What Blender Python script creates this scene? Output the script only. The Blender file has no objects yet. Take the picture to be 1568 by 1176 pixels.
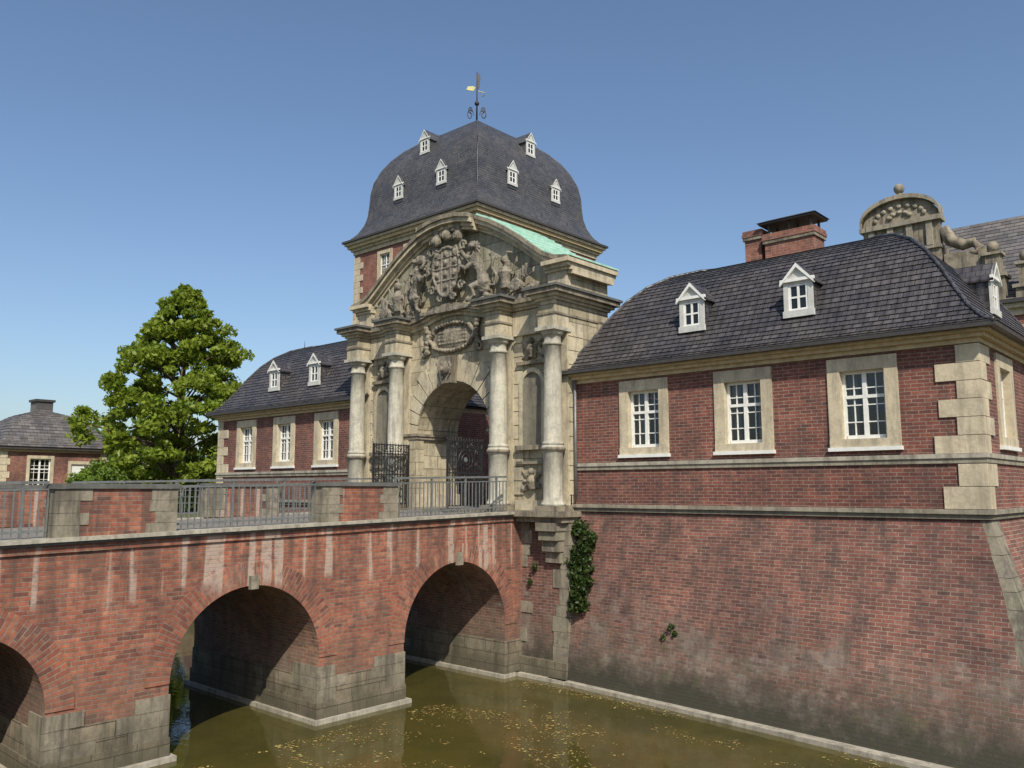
import bpy, math, random
import numpy as np
from mathutils import Vector, noise
random.seed(7); rng=np.random.default_rng(7)
sc=bpy.context.scene
# ---------------------------------------------------------------- materials
MATS={}
class NT:
    def __init__(s,name):
        m=bpy.data.materials.new(name); m.use_nodes=True
        s.m=m; s.n=m.node_tree.nodes; s.l=m.node_tree.links
        s.b=s.n['Principled BSDF']; MATS[name]=m
    def add(s,t,**k):
        nd=s.n.new(t)
        for a,b in k.items():
            if a=='inp':
                for i,v in b.items():
                    if isinstance(v,bpy.types.NodeSocket): s.l.new(v,nd.inputs[i])
                    else: nd.inputs[i].default_value=v
            else: setattr(nd,a,b)
        return nd
    def pos(s): return s.add('ShaderNodeNewGeometry').outputs['Position']
    def uv(s): return s.add('ShaderNodeTexCoord').outputs['UV']
    def scale(s,vec,sc3):
        return s.add('ShaderNodeVectorMath',operation='MULTIPLY',inp={0:vec,1:sc3}).outputs[0]
    def noise(s,vec,scale,detail=4,rough=.6):
        return s.add('ShaderNodeTexNoise',inp={'Vector':vec,'Scale':scale,'Detail':detail,'Roughness':rough}).outputs['Fac']
    def ramp(s,fac,a,b,lo=0.,hi=1.):
        return s.add('ShaderNodeMapRange',inp={'Value':fac,'From Min':a,'From Max':b,'To Min':lo,'To Max':hi}).outputs[0]
    def math(s,op,a,b=0.):
        return s.add('ShaderNodeMath',operation=op,inp={0:a,1:b}).outputs[0]
    def mix(s,fac,a,b,mode='MIX'):
        nd=s.add('ShaderNodeMix',data_type='RGBA',blend_type=mode)
        for i,v in ((0,fac),(6,a),(7,b)):
            if isinstance(v,bpy.types.NodeSocket): s.l.new(v,nd.inputs[i])
            else: nd.inputs[i].default_value=v if i==0 else (v[0],v[1],v[2],1)
        return nd.outputs[2]
    def col(s,c):
        if isinstance(c,bpy.types.NodeSocket): s.l.new(c,s.b.inputs['Base Color'])
        else: s.b.inputs['Base Color'].default_value=(*c,1)
    def rough(s,r):
        if isinstance(r,bpy.types.NodeSocket): s.l.new(r,s.b.inputs['Roughness'])
        else: s.b.inputs['Roughness'].default_value=r
    def bump(s,h,strength=.5,dist=.02):
        bp=s.add('ShaderNodeBump',inp={'Height':h,'Strength':strength,'Distance':dist})
        s.l.new(bp.outputs[0],s.b.inputs['Normal'])

def brick_mat(name,c1,c2,mortar,eff=.3,streak=0.,msize=.009,water=True,lowpale=0.,bias=-.1,dark=.55):
    t=NT(name); P=t.pos(); U=t.uv()
    wob=t.add('ShaderNodeTexNoise',inp={'Vector':P,'Scale':.9,'Detail':2.}).outputs['Color']
    U=t.add('ShaderNodeVectorMath',operation='ADD',inp={0:U,1:t.scale(wob,(.03,.035,0))}).outputs[0]
    br=t.add('ShaderNodeTexBrick',inp={'Vector':U,'Color1':(*c1,1),'Color2':(*c2,1),'Mortar':(*mortar,1),'Scale':1.,'Mortar Size':msize,'Mortar Smooth':.2,'Bias':bias,'Brick Width':.25,'Row Height':.079})
    c=br.outputs['Color']
    b2=t.add('ShaderNodeTexBrick',inp={'Vector':t.add('ShaderNodeVectorMath',operation='ADD',inp={0:U,1:(25.,7.9,0)}).outputs[0],'Color1':(0,0,0,1),'Color2':(1,1,1,1),'Mortar':(.5,.5,.5,1),'Scale':1.,'Mortar Size':.009,'Mortar Smooth':.2,'Bias':0.,'Brick Width':.25,'Row Height':.079})
    r2=b2.outputs['Color']
    c=t.mix(t.ramp(r2,.82,.97,0,.45),c,(c1[0]*1.3,c1[1]*1.7,c1[2]*1.7)); c=t.mix(t.ramp(r2,.18,.02,0,.55),c,(.085,.05,.045))
    n1=t.noise(P,.55,6,.7); c=t.mix(1,c,t.mix(t.ramp(n1,.3,.7),(.52,.50,.52),(1.22,1.16,1.1)),'MULTIPLY')
    n2=t.noise(P,6.5,3,.7); c=t.mix(1,c,t.mix(t.ramp(n2,.3,.7),(.72,.70,.70),(1.24,1.22,1.18)),'MULTIPLY')
    sep=t.add('ShaderNodeSeparateXYZ',inp={0:P}); z=sep.outputs[2]
    n3=t.noise(P,1.5,9,.78)
    e=t.math('MULTIPLY',t.ramp(n3,.52,.68),eff)
    if lowpale>0: e=t.math('ADD',t.math('MULTIPLY',e,.25),t.math('MULTIPLY',t.math('MULTIPLY',t.ramp(n3,.45,.60),t.ramp(r2,.25,.6,.35,1.)),t.math('MULTIPLY',t.ramp(t.math('ADD',z,t.ramp(n1,.3,.7,-.7,.7)),2.7,1.0),lowpale)))
    c=t.mix(e,c,(.32,.28,.235))
    n4=t.noise(t.scale(P,(2.2,2.2,.6)),1.3,6,.72); c=t.mix(t.math('MULTIPLY',t.ramp(n4,.48,.70),dark),c,(.055,.045,.04))
    if streak>0:
        s1=t.noise(t.scale(P,(3.2,3.2,.14)),1.15,2,.5)
        f=t.math('MULTIPLY',t.ramp(s1,.55,.61),t.math('MULTIPLY',t.ramp(t.math('ADD',z,t.ramp(n1,.3,.7,-.25,.25)),2.9,3.15),t.ramp(n2,.2,.5)))
        c=t.mix(t.math('MULTIPLY',f,streak),c,(.42,.34,.28))
        c=t.mix(t.math('MULTIPLY',t.ramp(s1,.46,.38),t.ramp(z,2.4,3.9,0,.6)),c,(.08,.055,.045))
    if water:
        zz=t.math('ADD',z,t.ramp(t.noise(P,1.6,6,.75),.2,.8,-1.2,1.2))
        c=t.mix(t.ramp(zz,.2,2.0,.72,0.),c,(.115,.10,.075))
        c=t.mix(t.ramp(t.math('ADD',z,t.ramp(n3,.2,.8,-.6,.6)),.3,1.0,.92,0.),c,(.036,.036,.024))
        c=t.mix(t.math('MULTIPLY',t.ramp(t.noise(P,2.3,6,.75),.56,.68),t.ramp(z,2.6,.6,0,.6)),c,(.075,.085,.035))
    t.col(c); t.rough(.9)
    h=t.math('ADD',t.math('MULTIPLY',br.outputs['Fac'],-1.),t.math('MULTIPLY',n2,.6))
    t.bump(h,.8,.015)
brick_mat('brick_bridge',(.365,.128,.076),(.215,.072,.05),(.26,.205,.16),eff=.26,streak=.75,dark=.6)
brick_mat('brick_wall',(.235,.08,.057),(.13,.05,.043),(.30,.24,.20),eff=.0,water=False,dark=.6)
brick_mat('brick_moat',(.235,.093,.070),(.12,.056,.046),(.28,.235,.195),eff=.35,lowpale=.72,dark=.75)
brick_mat('brick_vault',(.30,.15,.10),(.2,.10,.07),(.33,.28,.23),eff=.75)
brick_mat('brick_far',(.30,.12,.085),(.22,.08,.06),(.28,.22,.19),eff=.1,water=False)

def stone_mat(name,c,dark,amt=.5,joints=None,water=False,green=0.,contrast=.22):
    t=NT(name); P=t.pos()
    n1=t.noise(P,.9,6,.7); n2=t.noise(P,14,3,.6); n3=t.noise(t.scale(P,(3,3,.4)),1.2,7,.72)
    col=t.mix(t.ramp(n1,.3,.7),tuple(x*(1-contrast) for x in c),tuple(x*(1+contrast*.7) for x in c))
    n5=t.noise(P,3.1,7,.75); col=t.mix(t.math('MULTIPLY',t.ramp(n5,.49,.67),amt*.85),col,dark)
    col=t.mix(t.math('MULTIPLY',t.ramp(n3,.47,.63),amt),col,dark)
    col=t.mix(t.ramp(n2,.35,.7,.0,.3),col,tuple(x*.42 for x in c))
    if green>0: col=t.mix(t.math('MULTIPLY',t.ramp(t.noise(P,1.7,5,.7),.5,.7),green),col,(.15,.165,.10))
    h=t.math('ADD',t.math('MULTIPLY',n2,.5),t.math('MULTIPLY',n5,.8))
    if joints:
        br=t.add('ShaderNodeTexBrick',inp={'Vector':t.uv(),'Color1':(1,1,1,1),'Color2':(.74,.73,.70,1),'Mortar':(.30,.28,.25,1),'Scale':1.,'Mortar Size':.010,'Mortar Smooth':.15,'Bias':0.,'Brick Width':joints[0],'Row Height':joints[1]})
        col=t.mix(.95,col,br.outputs['Color'],'MULTIPLY')
        h=t.math('ADD',h,t.math('MULTIPLY',br.outputs['Fac'],-1.4))
    if water:
        z=t.add('ShaderNodeSeparateXYZ',inp={0:P}).outputs[2]
        col=t.mix(t.ramp(t.math('ADD',z,t.ramp(n1,.2,.8,-.4,.4)),.1,.9,.75,0.),col,(.06,.056,.035))
    t.col(col); t.rough(.88); t.bump(h,.6,.018)
stone_mat('stone_gate',(.53,.46,.32),(.145,.13,.10),.66,(.95,.42),green=.25)
stone_mat('stone_plain',(.54,.47,.33),(.135,.122,.10),.64)
stone_mat('stone_col',(.50,.47,.38),(.17,.16,.135),.7,green=.2)
stone_mat('stone_dark',(.28,.24,.175),(.055,.05,.042),.9)
stone_mat('stone_sculpt',(.255,.225,.175),(.06,.055,.048),.85)
stone_mat('stone_trim',(.57,.49,.345),(.24,.205,.155),.6)
stone_mat('stone_band',(.32,.285,.215),(.11,.098,.08),.7)
stone_mat('stone_moat',(.29,.24,.17),(.085,.072,.052),.85,(.8,.3),water=True,green=.35)
stone_mat('stone_quoin',(.27,.235,.175),(.08,.07,.055),.9,water=True,green=.35)
stone_mat('stone_ledge',(.42,.385,.31),(.14,.125,.10),.7)
stone_mat('plaster',(.40,.38,.28),(.14,.13,.10),.7,(1.3,.5),green=.3)
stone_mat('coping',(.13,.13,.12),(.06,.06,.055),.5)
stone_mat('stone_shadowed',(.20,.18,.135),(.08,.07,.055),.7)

def slate_mat(name,c,bw,rh,rough=.42,var=.3,wave=0.):
    t=NT(name); P=t.pos(); U=t.uv()
    br=t.add('ShaderNodeTexBrick',inp={'Vector':U,'Color1':(*[x*(1+var) for x in c],1),'Color2':(*[x*(1-var) for x in c],1),'Mortar':(*[x*.25 for x in c],1),'Scale':1.,'Mortar Size':.010,'Mortar Smooth':.3,'Brick Width':bw,'Row Height':rh})
    n=t.noise(P,.8,5,.65)
    col=t.mix(1,br.outputs['Color'],t.mix(t.ramp(n,.3,.7),(.68,.70,.76),(1.30,1.2,1.08)),'MULTIPLY')
    n2=t.noise(P,7,5,.7); col=t.mix(t.ramp(n2,.60,.74,0,.45),col,(.15,.145,.12))
    t.col(col); t.rough(t.ramp(t.noise(P,3,3),.3,.7,rough-.08,rough+.14))
    h=t.math('SUBTRACT',t.math('MULTIPLY',n2,.12),t.math('MULTIPLY',br.outputs['Fac'],.6))
    if wave>0:
        sx=t.add('ShaderNodeSeparateXYZ',inp={0:U}).outputs[0]
        h=t.math('ADD',h,t.math('MULTIPLY',t.math('SINE',t.math('MULTIPLY',sx,2*math.pi/wave)),.5))
    t.bump(h,.7,.02)
slate_mat('roof_tile',(.066,.063,.068),.21,.155,.30,.28,.21)
slate_mat('slate_dome',(.072,.073,.080),.26,.19,.40,.22)
slate_mat('slate_far',(.12,.115,.115),.4,.3,.6)

def simple(name,c,r=.6,metal=0.,nz=.25,ns=6):
    t=NT(name); P=t.pos(); n=t.noise(P,ns,4,.65)
    t.col(t.mix(t.ramp(n,.3,.7),tuple(x*(1-nz) for x in c),tuple(x*(1+nz) for x in c)))
    t.rough(r); t.b.inputs['Metallic'].default_value=metal
simple('white_paint',(.72,.72,.68),.45,0,.10)
simple('curtain',(.55,.53,.48),.9,0,.15,3)
simple('grey_paint',(.50,.50,.47),.5,0,.15)
simple('gutter',(.05,.045,.042),.5)
simple('wood_cornice',(.46,.36,.21),.7,0,.25)
simple('iron',(.03,.03,.032),.5,.3)
simple('rail_metal',(.17,.18,.175),.5,.3,.25)
simple('gold',(.28,.27,.12),.5,.5)
simple('lead',(.16,.17,.18),.5,.3)
simple('bark',(.10,.075,.05),.95,0,.4)
simple('car_white',(.75,.75,.75),.3,0,.02)
simple('rubber',(.02,.02,.02),.8)
simple('rust_cover',(.05,.045,.04),.6)
t=NT('copper'); P=t.pos(); n=t.noise(t.scale(P,(2,2,2)),1.5,5,.7)
t.col(t.mix(t.ramp(n,.35,.7),(.24,.44,.35),(.42,.62,.50))); t.rough(.65)
t=NT('glass_dark'); t.col((.012,.014,.018)); t.rough(.04)
t=NT('glass')
tp=t.add('ShaderNodeBsdfTransparent',inp={0:(.62,.66,.66,1)}); gl=t.add('ShaderNodeBsdfGlossy',inp={0:(1,1,1,1),1:.02})
bp=t.add('ShaderNodeBump',inp={'Height':t.noise(t.pos(),1.6,2),'Strength':.2,'Distance':.06}); t.l.new(bp.outputs[0],gl.inputs['Normal'])
fr=t.add('ShaderNodeFresnel',inp={0:1.7}); mx=t.add('ShaderNodeMixShader'); t.l.new(fr.outputs[0],mx.inputs[0]); t.l.new(tp.outputs[0],mx.inputs[1]); t.l.new(gl.outputs[0],mx.inputs[2])
t.l.new(mx.outputs[0],t.n['Material Output'].inputs[0])
t=NT('water'); P=t.pos(); n=t.noise(P,.35,6,.68)
t.col(t.mix(t.ramp(n,.35,.65),(.048,.044,.012),(.088,.072,.018))); t.rough(.025); t.b.inputs['IOR'].default_value=1.45
h=t.math('ADD',t.noise(t.scale(P,(1,1.6,1)),3.2,3,.5),t.math('MULTIPLY',t.noise(P,14,2,.5),.15)); t.bump(h,.09,.03)
t=NT('ground'); P=t.pos(); n=t.noise(P,.5,6,.7); n2=t.noise(P,9,4,.7)
t.col(t.mix(t.ramp(n2,.3,.7),t.mix(n,(.035,.055,.014),(.07,.09,.025)),(.10,.10,.04))); t.rough(.95); t.bump(n2,.6,.05)
t=NT('cobble'); P=t.pos(); U=t.uv()
br=t.add('ShaderNodeTexBrick',inp={'Vector':U,'Color1':(.26,.23,.2,1),'Color2':(.17,.155,.14,1),'Mortar':(.09,.08,.07,1),'Scale':1.,'Mortar Size':.008,'Brick Width':.16,'Row Height':.1})
t.col(br.outputs[0]); t.rough(.85); t.bump(t.math('MULTIPLY',br.outputs['Fac'],-1.),.5,.01)
t=NT('petal'); t.col(t.mix(t.ramp(t.noise(t.pos(),5,2),.4,.6),(.44,.37,.12),(.32,.18,.06))); t.rough(.7)
def leaf_mat(name,a,b,tr_=.4):
    t=NT(name); U=t.uv(); sx=t.add('ShaderNodeSeparateXYZ',inp={0:U}).outputs[0]
    n=t.noise(t.pos(),.45,3,.6)
    c=t.mix(t.math('ADD',t.math('MULTIPLY',sx,.5),t.ramp(n,.3,.7,-.1,.55)),a,b)
    t.col(c); t.rough(.5)
    tr=t.add('ShaderNodeBsdfTranslucent'); t.l.new(c,tr.inputs[0])
    mx=t.add('ShaderNodeMixShader',inp={0:tr_}); t.l.new(t.b.outputs[0],mx.inputs[1]); t.l.new(tr.outputs[0],mx.inputs[2])
    t.l.new(mx.outputs[0],t.n['Material Output'].inputs[0])
leaf_mat('leaf_tree',(.13,.20,.018),(.32,.39,.042),.5)
leaf_mat('leaf_shrub',(.09,.16,.018),(.22,.31,.035),.45)
leaf_mat('leaf_dark',(.04,.08,.014),(.12,.19,.03))
leaf_mat('leaf_ivy',(.02,.045,.01),(.07,.11,.02))
# ---------------------------------------------------------------- mesh builder
def empty(name,loc=(0,0,0)):
    o=bpy.data.objects.new(name,None); sc.collection.objects.link(o); return o
class MB:
    def __init__(s): s.v=[]; s.f=[]; s.m=[]; s.uv=[]; s.sm=[]; s.T=None
    def vert(s,p):
        if s.T: p=s.T(*p)
        s.v.append(tuple(p)); return len(s.v)-1
    def face(s,idx,mat,uv=None,smooth=False):
        s.f.append(tuple(idx)); s.m.append(mat); s.uv.append(uv); s.sm.append(smooth)
    def poly(s,pts,mat,uv=None,smooth=False):
        s.face([s.vert(p) for p in pts],mat,uv,smooth)
    def hexa(s,c,mat):
        i=[s.vert(p) for p in c]
        for q in ((0,3,2,1),(4,5,6,7),(0,1,5,4),(1,2,6,5),(2,3,7,6),(3,0,4,7)):
            s.face([i[k] for k in q],mat)
    def box(s,x0,x1,y0,y1,z0,z1,mat):
        s.hexa([(x0,y0,z0),(x1,y0,z0),(x1,y1,z0),(x0,y1,z0),(x0,y0,z1),(x1,y0,z1),(x1,y1,z1),(x0,y1,z1)],mat)
    def ybox(s,x0,x1,y0,y1,zb0,zt0,zb1,zt1,mat):
        s.hexa([(x0,y0,zb0),(x1,y0,zb0),(x1,y1,zb1),(x0,y1,zb1),(x0,y0,zt0),(x1,y0,zt0),(x1,y1,zt1),(x0,y1,zt1)],mat)
    def xbox(s,x0,x1,y0,y1,zb0,zt0,zb1,zt1,mat):
        s.hexa([(x0,y0,zb0),(x1,y0,zb1),(x1,y1,zb1),(x0,y1,zb0),(x0,y0,zt0),(x1,y0,zt1),(x1,y1,zt1),(x0,y1,zt0)],mat)
    def lathe(s,cx,cy,prof,mat,n=20):
        rings=[]
        for r,z in prof:
            rings.append([s.vert((cx+r*math.cos(2*math.pi*k/n),cy+r*math.sin(2*math.pi*k/n),z)) for k in range(n)])
        for a in range(len(rings)-1):
            for k in range(n):
                k2=(k+1)%n
                s.face([rings[a][k],rings[a][k2],rings[a+1][k2],rings[a+1][k]],mat,None,abs(prof[a][0]-prof[a+1][0])<.03)
        s.face(rings[-1],mat); s.face(rings[0][::-1],mat)
    def blob(s,c,r,mat,amp=.18,fr=3.,n=12):
        c=Vector(c)
        top=s.vert((c.x,c.y,c.z+r[2])); rings=[]
        for i in range(1,n):
            th=math.pi*i/n; row=[]
            for k in range(n*2):
                ph=math.pi*k/n
                d=Vector((math.sin(th)*math.cos(ph),math.sin(th)*math.sin(ph),math.cos(th)))
                p=Vector((c[0]+d.x*r[0],c[1]+d.y*r[1],c[2]+d.z*r[2]))
                q=1+amp*noise.fractal(p*fr,.7,2.,3)
                row.append(s.vert((c[0]+d.x*r[0]*q,c[1]+d.y*r[1]*q,c[2]+d.z*r[2]*q)))
            rings.append(row)
        bot=s.vert((c.x,c.y,c.z-r[2])); m=n*2
        for k in range(m):
            k2=(k+1)%m
            s.face([top,rings[0][k],rings[0][k2]],mat,None,True); s.face([bot,rings[-1][k2],rings[-1][k]],mat,None,True)
            for i in range(n-2): s.face([rings[i][k],rings[i+1][k],rings[i+1][k2],rings[i][k2]],mat,None,True)
    def tube(s,pts,r,mat,n=5,taper=None):
        rings=[]
        for i,p in enumerate(pts):
            p=Vector(p); a=Vector(pts[max(0,i-1)]); b=Vector(pts[min(len(pts)-1,i+1)])
            d=(b-a).normalized()
            if abs(d.z)>.9: u=(Vector((1,0,0))-d*d.x).normalized()
            else: u=Vector((0,0,1)).cross(d).normalized()
            w=d.cross(u).normalized()
            rr=r if not isinstance(r,(list,tuple)) else r[i]
            if taper is not None: rr=r+(taper-r)*i/(len(pts)-1)
            rings.append([s.vert(p+u*rr*math.cos(2*math.pi*k/n)+w*rr*math.sin(2*math.pi*k/n)) for k in range(n)])
        for a in range(len(rings)-1):
            for k in range(n):
                k2=(k+1)%n; s.face([rings[a][k],rings[a][k2],rings[a+1][k2],rings[a+1][k]],mat,None,n>5)
        s.face(rings[0][::-1],mat); s.face(rings[-1],mat)
    def build(s,name,parent=None,mirror=None):
        me=bpy.data.meshes.new(name)
        v=s.v; f=s.f
        if mirror is not None:
            v=[(mirror-p[0],p[1],p[2]) for p in v]; f=[q[::-1] for q in f]
        me.from_pydata(v,[],f)
        names=sorted(set(s.m)); idx={n:i for i,n in enumerate(names)}
        for n in names: me.materials.append(MATS[n])
        uvl=me.uv_layers.new(name='UVMap'); data=np.zeros((len(me.loops),2),dtype=np.float32)
        k=0
        for i,p in enumerate(me.polygons):
            p.material_index=idx[s.m[i]]; p.use_smooth=s.sm[i]
            uv=s.uv[i]
            if uv is not None:
                uv2=uv[::-1] if mirror is not None else uv
                for q in range(len(f[i])): data[k+q]=uv2[q]
            else:
                nn=p.normal; ax,ay,az=abs(nn.x),abs(nn.y),abs(nn.z)
                for q,vi in enumerate(f[i]):
                    c=v[vi]
                    if az>.75: data[k+q]=(c[0],c[1])
                    elif ax>ay: data[k+q]=(c[1],c[2])
                    else: data[k+q]=(c[0],c[2])
            k+=len(f[i])
        uvl.data.foreach_set('uv',data.ravel())
        me.update()
        o=bpy.data.objects.new(name,me); sc.collection.objects.link(o)
        if parent: o.parent=parent
        return o
def wall(mb,u0,u1,z0,z1,ops,mat):
    us=sorted({u0,u1,*[o[0] for o in ops],*[o[1] for o in ops]}); zs=sorted({z0,z1,*[o[2] for o in ops],*[o[3] for o in ops]})
    for a,b in zip(us,us[1:]):
        for c,d in zip(zs,zs[1:]):
            um,zm=(a+b)/2,(c+d)/2
            if any(o[0]<um<o[1] and o[2]<zm<o[3] for o in ops): continue
            mb.poly([(a,0,c),(b,0,c),(b,0,d),(a,0,d)],mat)
CR=random.Random(77)
def window(mb,uc,z0,z1,w,stone='stone_trim',sw=.27,lh=.28,sh=.26,rows=4):
    a,b=uc-w/2,uc+w/2
    mb.box(a-sw,a,-.26,.045,z0,z1,stone); mb.box(b,b+sw,-.26,.045,z0,z1,stone)
    mb.box(a-sw,b+sw,-.26,.047,z1,z1+lh,stone); mb.box(a-sw,b+sw,-.26,.06,z0-sh+.08,z0,stone)
    mb.box(a-sw-.03,b+sw+.03,-.2,.10,z0-sh,z0-sh+.08,'white_paint')
    f=.065
    mb.box(a,a+f,-.20,-.12,z0,z1,'white_paint'); mb.box(b-f,b,-.20,-.12,z0,z1,'white_paint')
    mb.box(a+f,b-f,-.20,-.121,z1-f,z1,'white_paint'); mb.box(a+f,b-f,-.20,-.10,z0,z0+f*1.3,'white_paint')
    zt=z0+(z1-z0)*.62
    mb.box(uc-.045,uc+.045,-.199,-.115,z0+f,z1-f,'white_paint')
    mb.box(a+f,b-f,-.198,-.113,zt-.035,zt+.035,'white_paint')
    for s in (-1,1):
        um=uc+s*(w/4); mb.box(um-.012,um+.012,-.18,-.145,z0+f,z1-f,'white_paint')
    for i in range(1,rows):
        zz=z0+(z1-z0)*i/rows
        if abs(zz-zt)>.1: mb.box(a+f,b-f,-.181,-.143,zz-.012,zz+.012,'white_paint')
    mb.poly([(a,-.175,z0),(b,-.175,z0),(b,-.175,z1),(a,-.175,z1)],'glass')
    if z1-z0>1.2:
        cw=w*CR.uniform(.12,.34)
        for e,s in ((a,1),(b,-1)):
            n=7; wd=cw*CR.uniform(.7,1.2)
            for i in range(n):
                u0,u1=e+s*wd*i/n,e+s*wd*(i+1)/n; n0=-.36-.04*(i%2); n1=-.36-.04*((i+1)%2)
                mb.poly([(u0,n0,z0),(u1,n1,z0),(u1,n1,z1),(u0,n0,z1)],'curtain')
def hiproof(mb,x0,x1,y0,y1,prof,mat,course=None,lip=.03,cap=True):
    pts=[Vector((p[0],p[1])) for p in prof]
    if course:
        L=[0]
        for a,b in zip(pts,pts[1:]): L.append(L[-1]+(b-a).length)
        n=max(2,int(round(L[-1]/course))); rs=[]
        for i in range(n+1):
            s=L[-1]*i/n; k=0
            while k<len(L)-2 and L[k+1]<s: k+=1
            tt=(s-L[k])/(L[k+1]-L[k]); rs.append(pts[k].lerp(pts[k+1],tt))
        out=[]
        for a,b in zip(rs,rs[1:]):
            d=(b-a).normalized(); nn=Vector((-d.y,d.x))
            out.append(a+nn*lip); out.append(b+nn*.002)
        pts=out
    vl=0; prev=None; pv=None
    for j,p in enumerate(pts):
        o,z=p.x,p.y
        ring=[(x0+o,y0+o,z),(x1-o,y0+o,z),(x1-o,y1-o,z),(x0+o,y1-o,z)]
        if prev:
            d=(p-pv).length
            dv_=d if not course else (course if j%2==1 else 0)
            for k in range(4):
                a,b=prev[k],prev[(k+1)%4]; c,e=ring[(k+1)%4],ring[k]
                ax=0 if k%2==0 else 1
                mb.poly([a,b,c,e],mat,[(a[ax],vl),(b[ax],vl),(c[ax],vl+dv_),(e[ax],vl+dv_)])
            vl+=dv_
        prev=ring; pv=p
    if cap: mb.poly(prev,mat)
def dormer(mb,uc,z0,w,h,depth,rise,roofmat,over=.08,body='grey_paint',n0=0.):
    a,b=uc-w/2,uc+w/2
    mb.box(a,b,n0-depth,n0-.03,z0-.3,z0+h,roofmat)
    fr=w*.15
    mb.box(a-.02,a+fr,n0-.03,n0+.02,z0,z0+h,body); mb.box(b-fr,b+.02,n0-.03,n0+.02,z0,z0+h,body)
    mb.box(a+fr,b-fr,n0-.03,n0+.015,z0+h-fr*.8,z0+h,body); mb.box(a-.04,b+.04,n0-.03,n0+.05,z0-.06,z0+h*.12,body)
    za,zb=z0+h*.12,z0+h-fr*.8
    mb.poly([(a+fr,n0-.02,za),(b-fr,n0-.02,za),(b-fr,n0-.02,zb),(a+fr,n0-.02,zb)],'glass_dark')
    q=w*.04
    for x in (a+fr+q,uc,b-fr-q): mb.box(x-q,x+q,n0-.019,n0+.005,za,zb,'white_paint')
    for z in (za+q,(za+zb)/2,zb-q): mb.box(a+fr,b-fr,n0-.018,n0+.003,z-q*.8,z+q*.8,'white_paint')
    mb.poly([(a-.03,n0+.018,z0+h),(b+.03,n0+.018,z0+h),(uc,n0+.018,z0+h+rise)],body)
    o=over; z1=z0+h; th=.05
    for s in (-1,1):
        e=uc+s*(w/2+o); ez=z1-o*rise/(w/2)
        mb.hexa([(e,n0+.09,ez),(uc,n0+.09,z1+rise),(uc,n0-depth,z1+rise),(e,n0-depth,ez),(e,n0+.09,ez+th),(uc,n0+.09,z1+rise+th),(uc,n0-depth,z1+rise+th),(e,n0-depth,ez+th)],roofmat)
        mb.hexa([(e,n0+.095,ez-.02),(uc,n0+.095,z1+rise-.05),(uc,n0+.02,z1+rise-.05),(e,n0+.02,ez-.02),(e,n0+.095,ez+th),(uc,n0+.095,z1+rise+th),(uc,n0+.02,z1+rise+th),(e,n0+.02,ez+th)],'white_paint')
    mb.box(a-o,b+o,n0+.015,n0+.08,z1-.02,z1+.05,'white_paint')

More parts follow.
